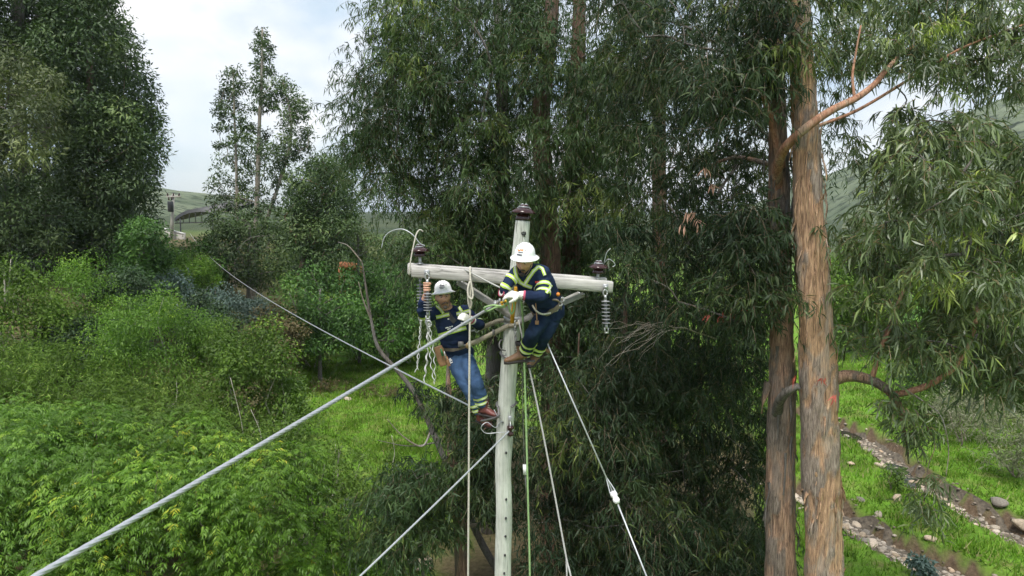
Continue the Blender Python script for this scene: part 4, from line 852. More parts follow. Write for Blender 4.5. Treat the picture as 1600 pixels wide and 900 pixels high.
PORC = plain('brown_porcelain', (.035, .013, .012), .12, 0, .25, 8, 0); PORC_W = plain('white_porcelain', (.75, .76, .74), .2, 0, .08, 10, 0)
POLY = plain('grey_polymer', (.22, .225, .23), .5, 0, .12, 20, 0)
GRIP = plain('helical_grip', (.62, .62, .60), .5, .3, .15, 30, 0)
ROPE_W = plain('rope_cream', (.50, .475, .40), .9, 0, .25, 90, .6, .004); ROPE_G = plain('rope_green', (.26, .40, .17), .85, 0, .25, 80, .6, .004)
ROPE_GREY = plain('rope_grey', (.36, .36, .34), .9, 0, .25, 90, .5, .003); GUY = plain('guy_strand', (.50, .52, .53), .5, .5, .2, 60, .2, .002)
BLACK = plain('black_mark', (.02, .02, .02), .8, 0, .3, 30, 0)
YP = 7.0
pp = np.array([(817, 345, 11.3), (813.5, 385, 12.2), (808, 430, 12.8), (802, 490, 13.2), (797, 555, 13.6), (792, 620, 13.6), (788.5, 680, 13.6), (786, 730, 13.4), (787.5, 780, 13.4), (787, 830, 13.4), (785.5, 905, 13.8)])
pc = np.array([[*P(a, b_, YP), c * YP / F] for a, b_, c in pp]); e = pc[-1].copy(); e2 = e.copy(); e2[2] = 2.2; e2[0] -= .03; e2[3] = .105; e3 = e2.copy(); e3[2] = -.6; e3[3] = .125
pc = cr(np.vstack([pc, e2, e3]), 8)
pole = thing('utility_pole', 'pale green wooden utility pole with double crossarms that two workers climb', 'utility pole', (pc[-1][0], pc[-1][1], 0))
mb = MB(); tube(mb, pc[:, :3], pc[:, 3], 24); V, T, Q = mb.arrays(); k = len(pc) * 24; ax = np.repeat(pc[:, :3], 24, 0)
V[:k] += (V[:k] - ax) * (.16 * (fbm(V[:k] * np.array([6, 6, 1.6]), 3, 2) - .45) + .05 * (fbm(V[:k] * np.array([40, 40, 3]), 2, 4) - .45))[:, None]
link('shaft', mesh_np('shaft', V, T, Q, POLE_M, smooth=True), pole)
tubeR = lambda z: pc[np.argmin(np.abs(pc[:, 2] - z))]
# holes and nails down the face
for (px, py) in ((791, 775), (790.5, 804), (790, 832), (789, 861), (788, 889), (791, 703)):
    q = P(px, py, YP); c = tubeR(q[2]); mb = MB(); ellipsoid(mb, np.array([q[0], c[1] - c[3] * 1.0, q[2]]), (.012, .02, .014)); mb.build('nail_hole', BLACK, pole)
for dx, dz, w_, h_ in ((0, 0, .018, .010), (-.018, .012, .006, .016), (.018, .012, .006, .018), (0, .024, .012, .006), (.006, -.016, .008, .008)):
    c = tubeR(P(818, 366, YP)[2]); q = P(818, 366, YP); mb = MB(); ellipsoid(mb, np.array([q[0] + dx, c[1] - c[3] * .99, q[2] + dz]), (w_, .012, h_)); mb.build('pole_mark', BLACK, pole)
# ---- crossarms: two timbers clasping the pole
AF0, AF1 = P(644, 423.5, 6.84), P(957, 448.5, 6.84); AB0, AB1 = P(637.5, 420.5, 7.17), P(947, 443, 7.17)
AB0[2] = AF0[2]; AB1[2] = AF1[2] + .005
def arm(a, b_, name, lab=None):
    d = nrm(b_ - a); B = np.stack([d, np.cross([0, 0, 1.0], d), np.cross(d, np.cross([0, 0, 1.0], d))], 1); B[:, 1] = nrm(B[:, 1]); B[:, 2] = nrm(B[:, 2])
    mb = MB(); L_ = np.linalg.norm(b_ - a); boxo(mb, np.zeros(3), L_ / 2, .05, .057, None, .008); me = mb.mesh(name, ARM_M, False)
    o = link(name, me, pole); M = Matrix(np.vstack([np.column_stack([B, (a + b_) / 2]), [0, 0, 0, 1]]).tolist()); o.matrix_parent_inverse = Matrix.Translation(pole.location).inverted(); o.matrix_basis = M; return B
BA = arm(AF0, AF1, 'crossarm'); arm(AB0, AB1, 'crossarm')
def onarm(px, dy=0.0, dz=0.0):
    """point on the front arm's axis under photograph column px"""
    t = (px - 644) / (957 - 644); q = AF0 + (AF1 - AF0) * t; return q + np.array([0, dy, dz])
# through bolts and plates
for px in (668, 945, 800, 812):
    q = onarm(px, -.056); mb = MB(); boxo(mb, q, .026, .006, .03, None, .004); lathe(mb, [(0, .03), (.012, .03), (.012, 0), (0, 0)], 6, q, (0, -1, 0)); mb.build('bolt_plate', STEEL, pole, False)
    mb = MB(); tube(mb, [q, q + np.array([0, .46, 0])], .008, 8); mb.build('through_bolt', STEEL, pole)
# braces: flat bars from the arms to the pole
def brace(a, b_, w_=.022, th_=.006, mat=BRACE):
    d = nrm(b_ - a); y = nrm(np.cross(d, np.array([0, -1, 0.15]))); z = np.cross(d, y); mb = MB(); boxo(mb, (a + b_) / 2, np.linalg.norm(b_ - a) / 2, w_, th_, np.stack([d, y, z], 1), .002); mb.build('brace', mat, pole, False)
    for q in (a, b_): mb = MB(); lathe(mb, [(0, .02), (.013, .02), (.013, 0), (0, 0)], 6, q, (0, -1, 0)); mb.build('bolt', STEEL, pole, False)
brace(P(715, 441, 6.93), P(803, 498, 6.9), .026, .012); brace(P(912, 460, 6.95), P(806, 505, 6.93), .026, .012)
brace(P(722, 441, 7.15), P(806, 496, 7.1), .022); brace(P(905, 458, 7.15), P(806, 503, 7.1), .022)
mb = MB(); c = tubeR(P(800, 496, 7)[2]); lathe(mb, [(c[3] * 1.07, -.03), (c[3] * 1.10, -.03), (c[3] * 1.10, .03), (c[3] * 1.07, .03)], 24, c[:3]); mb.build('pole_band', STEEL, pole)
# ---- pin insulators
PIN = [(0, -.012), (.05, -.012), (.082, -.03), (.086, -.022), (.074, .01), (.05, .045), (.046, .062), (.06, .066), (.10, .05), (.124, .038), (.128, .046), (.118, .062), (.085, .084), (.05, .094), (.046, .104), (.05, .115), (.04, .128), (0, .132)]
def pin_insulator(base, s, up, pin_h, lab):
    o = thing('pin_insulator', lab, 'insulator', base) if False else None
    top = base + nrm(up) * pin_h
    e_ = bpy.data.objects.new('pin_insulator', None); COL.objects.link(e_); e_.parent = pole; e_.matrix_parent_inverse = Matrix.Translation(pole.location).inverted(); e_.location = base; e_['label'] = lab
    def sub(mb, n, m):
        ob = link(n, mb.mesh(n, m, True)); ob.parent = e_; ob.matrix_parent_inverse = Matrix.Translation(pole.location).inverted() if False else Matrix.Translation(e_.location).inverted()
    mb = MB(); lathe(mb, [(a * s, b_ * s) for a, b_ in PIN], 28, top, up); sub(mb, 'porcelain', PORC)
    mb = MB(); tube(mb, [base - nrm(up) * .05, top + nrm(up) * .01], .016, 10); lathe(mb, [(0, -.004), (.034, -.004), (.034, .008), (0, .008)], 12, base, up); sub(mb, 'pin', STEEL)
    mb = MB(); a = np.linspace(0, 4 * math.pi, 40); B = basis(up); ring = np.stack([.052 * s * np.cos(a), .052 * s * np.sin(a), .104 * s + .004 * np.sin(a * .5)], 1) @ B.T + top; tube(mb, ring, .004, 5)
    a = np.linspace(0, 1, 12)[:, None]
    for sg in (-1, 1):
        q = top + nrm(up) * .125 * s + B[:, 0] * sg * a * .075 * s + B[:, 2] * (.012 * np.sin(a * 5)) - B[:, 2] * a ** 2 * .03; tube(mb, q, .004, 5)
    sub(mb, 'tie_wire', ALU); return e_
up0 = nrm(pc[0][:3] - pc[6][:3])
pin_insulator(P(817, 346, 7.0), .98, up0, .045, 'large brown porcelain insulator on the pole top')
pin_insulator(P(656.5, 412, 7.14), .76, np.array([-.03, 0, 1]), .10, 'brown porcelain insulator on the left arm end')
pin_insulator(P(934, 436, 7.14), .80, np.array([.05, 0, 1]), .085, 'brown porcelain insulator on the right arm end')
# hooked tie wires at the insulators
def wire_child(pts, r_, mat, name='tie_wire', k=8, n=6):
    mb = MB(); tube(mb, cr(np.asarray(pts), k), r_, n); return mb.build(name, mat, pole)
wire_child(Pv([(639, 430, 7.0), (642, 405, 7.0), (647, 380, 7.02), (651, 365, 7.05), (656, 359, 7.08), (661, 362, 7.1)]), .007, ROPE_W)
wire_child(Pv([(596, 388, 7.2), (600, 372, 7.2), (610, 362, 7.2), (628, 358, 7.18), (644, 366, 7.15), (656, 380, 7.14), (664, 384, 7.14)]), .0055, ALU)
wire_child(Pv([(944, 412, 7.14), (950, 405, 7.1), (957, 408, 7.1), (961, 414, 7.1), (957, 417, 7.1)]), .0042, ALU)
wire_child(Pv([(944, 410, 7.14), (948, 395, 7.12), (954, 388, 7.12)]), .004, ALU)
# spool insulator and its bracket
mb = MB(); q = P(797.5, 673, 6.9); lathe(mb, [(0, -.05), (.034, -.05), (.036, -.025), (.018, -.008), (.018, .008), (.036, .025), (.034, .05), (0, .05)], 16, q, (0, 0, 1)); mb.build('spool_insulator', PORC, pole)
mb = MB(); boxo(mb, P(797, 657, 6.9), .02, .006, .05, None, .003); tube(mb, [q - np.array([0, 0, .07]), q + np.array([0, 0, .1])], .008, 8); mb.build('spool_bracket', STEEL, pole, False)
# ---- suspension insulators
def suspension(top, L_, lab, nd=7, lean=0.0, d0=.24):
    th = thing('suspension_insulator', lab, 'insulator', top, 'long polymer insulators'); ax = nrm(np.array([lean, 0, -1.0])); f = lambda s: top + ax * L_ * s
    mb = MB(); a = np.linspace(0, 2 * math.pi, 18); tube(mb, np.stack([.020 * np.cos(a), .006 * np.sin(a) * 0, .030 * np.sin(a)], 1) + f(.04), .008, 7); tube(mb, [f(.1), f(.2)], .014, 10); mb.build('clevis', STEEL, th)
    mb = MB(); tube(mb, [f(.18), f(.82)], .013, 12); mb.build('rod', POLY, th)
    for k in range(nd): mb = MB(); lathe(mb, [(.011, .006), (.043, 0), (.043, -.002), (.011, -.005)], 22, f(d0 + (.76 - d0) * k / (nd - 1)), (0, 0, 1)); mb.build('shed_disc', POLY, th)
    mb = MB(); tube(mb, [f(.8), f(.9)], .015, 10)
    for s in (-1, 1): tube(mb, [f(.88) + np.array([s * .016, 0, 0]), f(1.0) + np.array([s * .016, 0, 0])], .008, 7)
    tube(mb, [f(1.0) + np.array([-.02, 0, 0]), f(1.0) + np.array([.02, 0, 0])], .009, 8); mb.build('clevis', STEEL, th)
    return f(1.0)
e1 = suspension(P(667.5, 430, 6.76), .46, 'grey ribbed insulator gripped by the left worker under the front arm', 7, 0, .40)
e2_ = suspension(P(656.5, 429, 7.24), .46, 'grey ribbed insulator behind the left worker under the back arm', 8)
suspension(P(945.5, 455, 6.77), .42, 'grey ribbed insulator hanging free from the right arm end', 7, .05)
# helical grips hanging from the left insulators: pairs of twisted wires
def grip(top, pxs, lab, Y, seed):
    r = rng_(seed); th = thing('helical_grip', lab, 'wire grip', top, 'pale helical grips below the left insulators')
    for (px, py, ph) in pxs:
        b_ = P(px, py, Y); k = 60; t = np.linspace(0, 1, k)[:, None]; c = top * (1 - t) + b_ * t + np.array([1, 0, 0]) * .03 * np.sin(t * 3.0 + ph) * t
        a = t[:, 0] * 2 * math.pi * 5.5 + ph; am = .009 * np.minimum(1, t[:, 0] * 6); mb = MB()
        tube(mb, c + np.stack([am * np.cos(a), am * np.sin(a), 0 * a], 1), .0048, 5); mb.build('leg', GRIP, th)
    mb = MB(); a = np.linspace(0, 2 * math.pi, 20); tube(mb, np.stack([.022 * np.cos(a), .0 * a, .032 * np.sin(a)], 1) + top + np.array([0, 0, -.01]), .008, 6); mb.build('eye', STEEL, th)
grip(e1, [(663, 590, 0), (668, 598, 2.0)], 'twisted pale wire grip hanging straight from the front insulator', 6.78, 1)
grip(e1 + np.array([.012, -.01, -.02]), [(683, 600, 1.0), (679, 596, 3.2)], 'twisted pale wire grip swinging right of its neighbour', 6.76, 2)
grip(e2_, [(651, 582, .5), (656, 578, 2.6)], 'twisted pale wire grip hanging from the rear insulator', 7.24, 3)
# ================================================================== cables and ropes
def stranded(name, label, a, b_, r_, mat, sag=0, n=160, lobes=6, pitch=.22, group='cables and ropes at the pole', cat='cable', ext=0.0):
    t = np.linspace(-ext, 1, n)[:, None]; p = a * (1 - t) + b_ * t; p[:, 2] -= sag * 4 * t[:, 0] * (1 - t[:, 0])
    L_ = np.linalg.norm(b_ - a); tg = nrm(np.gradient(p, axis=0)); u = nrm(np.cross(tg, [0, 0, 1.0])); w_ = np.cross(tg, u); m_ = lobes * 4
    an = np.linspace(0, 2 * math.pi, m_, endpoint=False); rr = r_ * (.80 + .20 * np.abs(np.cos(an * lobes / 2))); tw = (t * L_ / pitch) * 2 * math.pi / 1
    A = an[None] + tw; V = p[:, None] + u[:, None] * (rr * np.cos(A))[..., None] + w_[:, None] * (rr * np.sin(A))[..., None]
    i_ = np.arange(n - 1)[:, None] * m_; j = np.arange(m_)[None]; j2 = (j + 1) % m_
    o = link(name, mesh_np(name, V.reshape(-1, 3), None, np.stack([i_ + j, i_ + j2, i_ + m_ + j2, i_ + m_ + j], -1).reshape(-1, 4), mat, smooth=True)); return tag(o, label, cat, group)
stranded('conductor_cable', 'thick grey stranded cable running from the pole to the lower left corner', P(60, 898, 2.6), P(772, 477, 6.86), .0145, ALU, .01, 420, 6, .30, ext=.25)
stranded('conductor_cable', 'thin pale cable descending from the upper left past the meadow to the pole', P(297, 365, 58), P(786, 660, 6.9), .011, ALU, .75, 120, 6, 1e6)
stranded('conductor_cable', 'grey cable from the spool insulator down to the bottom edge left of the pole', P(563, 900, 5.2), P(795, 674, 6.86), .0095, ALU, .01, 200, 6, .25, ext=.3)
def rope(name, label, pts, r_, mat, k=8, n=8, cat='rope', straight=False, twist=True):
    p = np.asarray(pts, float)
    c = cr(p, k) if not straight else np.vstack([p[i] * (1 - t) + p[i + 1] * t for i in range(len(p) - 1) for t in np.linspace(0, 1, k, endpoint=False)] + [p[-1]]).reshape(-1, 3)
    mb = MB(); tube(mb, c, r_, n); o = mb.build(name, mat); return tag(o, label, cat, 'cables and ropes at the pole')
q = onarm(735); top = np.array([q[0], q[1] - .062, q[2] + .075])
hr = thing('hand_rope', 'cream hand rope hanging from the crossarm past the left worker', 'rope', P(732, 895, 6.75), 'cables and ropes at the pole')
mb = MB(); tube(mb, cr(np.vstack([np.array([top[0], top[1] + .13, top[2] - .02]), np.array([top[0], top[1] + .06, top[2]]), top, P(735, 450, 6.74), P(734, 520, 6.74), P(733, 640, 6.74), P(732.5, 760, 6.74), P(731.5, 905, 6.74), P(731, 1180, 6.74)]), 10), .0105, 8); mb.build('line', ROPE_W, hr)
mb = MB(); tube(mb, cr(Pv([(734, 440, 6.73), (731, 452, 6.71), (732, 463, 6.70), (737, 467, 6.70), (739, 460, 6.71), (737, 448, 6.72), (735, 436, 6.73)]), 8), .010, 7); tube(mb, cr(Pv([(731, 462, 6.71), (732, 474, 6.72), (735, 482, 6.73), (737, 474, 6.71), (734, 464, 6.70)]), 8), .009, 7); mb.build('knot', ROPE_W, hr)
rope('tag_line', 'white line slanting from the crossarm to the right worker gloves', Pv([(726, 421, 6.80), (745, 431, 6.74), (768, 443, 6.62), (789, 453, 6.46)]), .008, ROPE_GREY)
rope('green_rope', 'green rope dropping straight down beside the pole to the bottom', Pv([(814, 470, 6.60), (817, 500, 6.66), (819, 560, 6.7), (822, 660, 6.7), (825, 780, 6.7), (828, 905, 6.7), (830, 1150, 6.7)]), .010, ROPE_G)
rope('green_rope', 'green rope looped under the right worker gloves', Pv([(790, 457, 6.42), (794, 475, 6.4), (799, 490, 6.42), (803, 482, 6.42), (800, 468, 6.4), (786, 478, 6.42), (770, 477, 6.45), (757, 481, 6.5), (762, 486, 6.52), (776, 480, 6.5), (790, 480, 6.48)]), .009, ROPE_G)
mb = None
wl = thing('weighted_line', 'dark thin line with a white weight hanging behind the green rope', 'rope', P(820, 770, 6.82), 'cables and ropes at the pole')
mb = MB(); tube(mb, cr(Pv([(815, 520, 6.85), (816, 600, 6.82), (818, 680, 6.82), (819.5, 726, 6.82)]), 8), .005, 6); mb.build('line', STEEL_D, wl)
mb = MB(); tube(mb, Pv([(819.5, 726, 6.82), (820.5, 741, 6.82)]), [.018, .022], 10); mb.build('weight', PORC_W, wl); mb = MB(); tube(mb, Pv([(820.5, 741, 6.82), (821.5, 760, 6.82), (822, 785, 6.82)]), .006, 6); mb.build('tail', STEEL_D, wl)
# right guys
g1 = thing('guy_wire', 'steel guy wire slanting right with a white egg insulator part way down', 'guy wire', P(1100, 1130, 5.6), 'cables and ropes at the pole')
A0, A1, A2 = P(808, 430, 7.02), P(961, 777, 6.0), P(1010, 900, 5.7); d = A2 - A1
mb = MB(); tube(mb, np.vstack([A0, A1 - nrm(A1 - A0) * .06]), .0075, 7); mb.build('strand', GUY, g1); mb = MB(); tube(mb, np.vstack([A1 + nrm(d) * .05, A2, A2 + d * 2.2]), .0075, 7); mb.build('strand', GUY, g1)
ax = nrm(A1 - A0); mb = MB(); lathe(mb, [(0, -.06), (.022, -.055), (.034, -.03), (.030, -.012), (.025, 0), (.030, .012), (.034, .03), (.022, .055), (0, .06)], 14, A1, ax); mb.build('egg_insulator', PORC_W, g1)
for s in (-1, 1):
    n_ = nrm(np.cross(ax, [0, 1, 0])) * s; mb = MB(); tube(mb, cr(np.vstack([A1 - ax * .19, A1 - ax * .10 + n_ * .018, A1 - ax * .01 + n_ * .03]), 6), .006, 6); mb.build('loop', GUY, g1)
g2 = thing('guy_wire', 'pale rope from the right worker feet slanting down to a doubled end', 'guy wire', P(893, 900, 6.2), 'cables and ropes at the pole')
mb = MB(); tube(mb, cr(Pv([(810, 500, 6.86), (824, 562, 6.72), (845, 660, 6.6), (868, 780, 6.45), (885, 872, 6.3), (893, 905, 6.2), (925, 1050, 6.0)]), 8), .009, 7); mb.build('line', ROPE_GREY, g2)
mb = MB(); tube(mb, Pv([(885, 872, 6.3), (886, 905, 6.28), (890, 1050, 6.2)]), .008, 7); mb.build('line', ROPE_GREY, g2)
# dead-end clamp where the thick cable meets the pole
dc = thing('dead_end_clamp', 'metal clamp with yellow sling holding the thick cable at the pole', 'clamp', P(778, 474, 6.84))
d = nrm(P(772, 477, 6.86) - P(60, 898, 2.6)); mb = MB(); B = np.stack([d, nrm(np.cross([0, 0, 1], d)), np.cross(d, nrm(np.cross([0, 0, 1], d)))], 1); boxo(mb, P(777, 474, 6.84), .07, .02, .026, B, .008); boxo(mb, P(783, 478, 6.84), .03, .03, .02, B, .006); mb.build('jaw', STEEL, dc, False)
for k in range(2): mb = MB(); lathe(mb, [(0, .03), (.011, .03), (.011, -.03), (0, -.03)], 8, P(774 + 7 * k, 474 - 3 * k, 6.82), (0, -.3, 1)); mb.build('bolt', STEEL, dc)
mb = MB(); tube(mb, cr(Pv([(783, 474, 6.82), (789, 470, 6.78), (793, 472, 6.76), (790, 477, 6.78), (784, 477, 6.82)]), 6), .014, 8); mb.build('hook', plain('yellow_paint', (.62, .36, .03), .45, 0, .15, 20, 0), dc)
ys = MB(); tube(ys, cr(Pv([(807, 448, 6.62), (804, 470, 6.6), (801, 492, 6.66), (800, 505, 6.78)]), 8), .020, 8, ry=.006, side=(1, 0, 0)); o = ys.build('webbing_sling', plain('orange_webbing', (.60, .30, .02), .8, 0, .2, 40)); tag(o, 'yellow orange webbing sling hanging by the pole below the gloves', 'sling')
# hook wires around the pole, climbing chain
ch = thing('step_chain', 'grey link chain hanging on the pole face above the boot', 'chain', P(807, 500, 6.86)); a = np.linspace(0, 2 * math.pi, 13)
for k in range(13):
    c = P(804 + 3 * k / 12, 500 + k * 4.4, 6.86 - .002 * k); mb = MB(); lk = np.stack([.010 * np.cos(a), 0 * a, .021 * np.sin(a)], 1)
    if k % 2: lk = lk[:, [1, 0, 2]]
    tube(mb, lk + c, .0045, 5); mb.build('chain_link', STEEL, ch)
mb = MB(); a = np.linspace(0, 2 * math.pi, 24); tube(mb, np.stack([.034 * np.cos(a), 0 * a, .034 * np.sin(a)], 1) + P(811, 560, 6.7), .007, 6); mb.build('ring', STEEL, ch)
def hoop(lab, zpx, Y, tilt, arm_to, rr=.014):
    c = tubeR(P(792, zpx, 7)[2]); th = thing('climbing_hook', lab, 'climbing hook', c[:3], 'steel climbing hooks on the pole'); R_p = c[3] * 1.13
    a = np.linspace(-.35 * math.pi, 1.15 * math.pi, 26) + tilt; pts = np.stack([c[0] + R_p * np.cos(a), c[1] + R_p * np.sin(a) * 1.05, c[2] + .05 * np.sin(a * .5 + 1.0)], 1)
    mb = MB(); tube(mb, pts, rr, 8, ry=rr * .6); mb.build('hoop', STEEL_D, th); mb = MB(); tube(mb, cr(np.vstack([pts[-1], *arm_to]), 6), rr, 8); mb.build('bar', STEEL_D, th); return th
hoop('dark steel climbing hook under the left worker front boot', 632, 7, .1, [P(779, 650, 6.86), P(766, 655, 6.95), P(752, 658, 7.05)])
hoop('steel climbing hook under the right worker boots', 552, 7, 1.0, [P(790, 566, 6.78), P(808, 566, 6.72), P(836, 564, 6.7)], .012)
wire_child(Pv([(772, 640, 7.0), (780, 658, 6.95), (774, 668, 6.9), (762, 660, 6.9), (754, 664, 6.88), (752, 670, 6.88), (760, 677, 6.88), (778, 676, 6.88), (795, 675, 6.86)]), .0045, ALU, 'bracket_wire')
wire_child(Pv([(790, 548, 6.9), (782, 545, 6.88), (780, 537, 6.9), (784, 531, 6.95), (790, 534, 7.0)]), .007, STEEL_D, 'hook_wire')
# ================================================================== the two workers
def cloth(name, col, var=.35, scale=14, rough=.9):
    m, t, b = newmat(name); b.inputs['Roughness'].default_value = rough; b.inputs['Specular IOR Level'].default_value = .1
    f = noise(t, scale, 6, .65); t.links.new(ramp(t, [(.3, tuple(c * (1 - var) for c in col)), (.7, tuple(c * (1 + var) for c in col))], f), b.inputs['Base Color'])
    bump(t, b, noise(t, 160, 3, .6), .25, .002); return m
NAVY = cloth('navy_workwear', (.016, .027, .062)); NAVY_T = cloth('navy_trousers', (.014, .026, .05)); DENIM = cloth('blue_denim', (.045, .085, .165), .4, 9)
GREYT = cloth('grey_tshirt', (.07, .07, .075)); LIME = cloth('lime_reflective', (.50, .68, .10), .1, 30, .5); SILVER = cloth('silver_reflective', (.70, .74, .60), .06, 30, .4)
SKIN = plain('skin', (.52, .285, .195), .55, 0, .14, 25, .1, .002); HAIR = plain('dark_hair', (.03, .022, .018), .7, 0, .4, 60); HAIR_G = plain('greying_beard', (.10, .085, .075), .8, 0, .4, 60)
HAT = plain('white_hard_hat', (.86, .87, .87), .28, 0, .03, 6, 0); GLOVE = cloth('white_leather_glove', (.66, .65, .61), .12, 20); CUFF = cloth('pink_cuff', (.45, .10, .16), .1, 20)
BOOT = plain('tan_leather_boot', (.19, .105, .055), .6, 0, .3, 18, .3, .003); BOOT_R = plain('red_brown_boot', (.13, .035, .028), .5, 0, .35, 18, .3, .003); SOLE = plain('boot_sole', (.035, .03, .028), .85, 0, .2, 20)
LEATH = plain('tan_leather', (.27, .15, .075), .65, 0, .3, 16, .3, .003); BELT = plain('worn_belt_leather', (.15, .12, .095), .7, 0, .35, 20, .3, .003); WEB = plain('canvas_strap', (.30, .27, .20), .85, 0, .2, 60, .4, .002)
EYEW = plain('eye_white', (.7, .68, .65), .3, 0, .03, 5, 0); WHITE = plain('white_print', (.75, .75, .75), .7, 0, .05, 5, 0); ORANGE = plain('orange_print', (.65, .22, .03), .5, 0, .1, 5, 0); REDP = plain('red_patch', (.5, .04, .03), .7, 0, .1, 5, 0); DKP = plain('dark_print', (.06, .06, .09), .5, 0, .1, 5, 0)
def fuse(mb, vox, it=4):
    me = mb.mesh('tmp', None, False); o = bpy.data.objects.new('tmp', me); COL.objects.link(o)
    m_ = o.modifiers.new('r', 'REMESH'); m_.mode = 'VOXEL'; m_.voxel_size = vox
    if it: s = o.modifiers.new('s', 'SMOOTH'); s.factor = .5; s.iterations = it
    m2 = bpy.data.meshes.new_from_object(o.evaluated_get(bpy.context.evaluated_depsgraph_get()))
    nv = len(m2.vertices); V = np.empty(nv * 3, np.float32); m2.vertices.foreach_get('co', V); Nn = np.empty(nv * 3, np.float32); m2.vertices.foreach_get('normal', Nn)
    F_ = [list(p_.vertices) for p_ in m2.polygons]; bpy.data.objects.remove(o); bpy.data.meshes.remove(me); bpy.data.meshes.remove(m2)
    T = [f for f in F_ if len(f) == 3]; Q = [f for f in F_ if len(f) == 4]
    return V.reshape(-1, 3).astype(float), np.array(T, int).reshape(-1, 3), np.array(Q, int).reshape(-1, 4), Nn.reshape(-1, 3).astype(float)
def bvh(V, T, Q): return BVHTree.FromPolygons([tuple(v) for v in V], [tuple(map(int, f)) for f in T] + [tuple(map(int, f)) for f in Q])
def garment(th, name, mb, mat, vox=.013, fold=.007, fs=(11, 11, 26), seed=0, it=3):
    V, T, Q, n_ = fuse(mb, vox, it); V = V + n_ * (fold * 2 * (fbm(V * np.array(fs) + 3.1 * vnoise(V * 6, seed)[:, None], 3, seed) - .45))[:, None]
    o = link(name, mesh_np(name, V, T, Q, mat, smooth=True), th); return bvh(V, T, Q)
def sub(o, parent): o.parent = parent; o.matrix_parent_inverse = parent.matrix_basis.inverted() if False else Matrix.Translation(parent.location).inverted(); return o
def ribbon(th, bv, pts, w_, mat, name, off=.004, step=2.0, camray=True):
    """tape laid on a surface along photograph points; w_ in photograph pixels"""
    p = np.asarray(pts, float); L_ = np.concatenate([[0], np.cumsum(np.hypot(*np.diff(p, axis=0).T))]); k = max(3, int(L_[-1] / step) + 1); s = np.linspace(0, L_[-1], k)
    c = np.stack([np.interp(s, L_, p[:, 0]), np.interp(s, L_, p[:, 1])], 1); tg = np.gradient(c, axis=0); tg /= np.linalg.norm(tg, axis=1, keepdims=True) + 1e-9; nn = np.stack([-tg[:, 1], tg[:, 0]], 1)
    rows = []
    for i_ in range(k):
        row = []
        for u in (-.5, 0, .5):
            q = c[i_] + nn[i_] * u * w_; d = Vector(nrm(ray(*q))); h = bv.ray_cast(Vector(CAM), d)
            row.append(None if h[0] is None else np.array(h[0]) + np.array(h[1]) * off - np.array(d) * off * .6)
        rows.append(row)
    V = []; ix = {}; Q = []
    for i_ in range(k):
        for j in range(3):
            if rows[i_][j] is not None: ix[(i_, j)] = len(V); V.append(rows[i_][j])
    for i_ in range(k - 1):
        for j in range(2):
            f = [(i_, j), (i_ + 1, j), (i_ + 1, j + 1), (i_, j + 1)]
            if all(a in ix for a in f):
                ys = [V[ix[a]][1] for a in f]
                if max(ys) - min(ys) < .09: Q.append([ix[a] for a in f])
    if not Q: return None
    return link(name, mesh_np(name, np.array(V), None, np.array(Q), mat, smooth=True), th)
def tape(th, bv, pts, w_, name='reflective_tape'):
    o = ribbon(th, bv, pts, w_, LIME, name, .005)
    if o is not None:
        o2 = ribbon(th, bv, pts, w_ * .42, SILVER, 'silver_strip', .0085)
        if o2 is not None: o2.parent = o; o2.matrix_parent_inverse = (Matrix.Translation(th.location)).inverted() @ Matrix() if False else Matrix.Translation(th.location).inverted(); o2.parent = o; o2.matrix_parent_inverse = (o.matrix_parent_inverse.inverted() @ Matrix.Translation(th.location).inverted()); o2.matrix_parent_inverse = Matrix()
def head(mb, c, f, u, s=1.0):
    u = nrm(u); f = nrm(f - u * np.dot(f, u)); rt = np.cross(f, u); B = np.stack([rt, f, u], 1)
    th = np.linspace(.02, math.pi - .02, 34); a = np.linspace(0, 2 * math.pi, 44, endpoint=False)
    D = np.stack([np.sin(th)[:, None] * np.cos(a), np.sin(th)[:, None] * np.sin(a), np.cos(th)[:, None] * np.ones(44)], -1).reshape(-1, 3)
    V = D * np.array([.076, .096, .118]); lo = sstep(-.01, -.11, V[:, 2]); V[:, 0] *= 1 - .28 * lo; fr = (V[:, 1] > 0); V[:, 1] += np.where(fr, -.012 * lo, .03 * lo)
    def g(x, z, sx, sz, am):
        w_ = np.exp(-((V[:, 0] - x) / sx) ** 2 - ((V[:, 2] - z) / sz) ** 2) * (V[:, 1] > .02); V[:, 1] += am * w_
    g(0, -.012, .012, .03, .026); g(0, -.03, .017, .012, .010); g(-.032, .02, .018, .013, -.012); g(.032, .02, .018, .013, -.012); g(0, .042, .06, .012, .007)
    g(0, -.062, .026, .008, .008); g(0, -.076, .024, .007, .007); g(0, -.100, .03, .014, .014); g(-.045, -.02, .022, .02, .007); g(.045, -.02, .022, .02, .007)
    V *= s; i_ = np.arange(33)[:, None] * 44; j = np.arange(44)[None]; j2 = (j + 1) % 44
    T = np.vstack([np.stack([np.full(44, 34 * 44), np.arange(44), (np.arange(44) + 1) % 44], -1), np.stack([np.full(44, 34 * 44 + 1), 33 * 44 + (np.arange(44) + 1) % 44, 33 * 44 + np.arange(44)], -1)])
    V = np.vstack([V, [[0, 0, .118 * s], [0, .012 * s, -.118 * s]]])
    mb.add(V @ B.T + c, T, np.stack([i_ + j, i_ + 44 + j, i_ + 44 + j2, i_ + j2], -1).reshape(-1, 4))
    for sg in (-1, 1): ellipsoid(mb, c + B @ (np.array([sg * .078, -.008, -.004]) * s), (.011 * s, .02 * s, .032 * s), B)
    return B
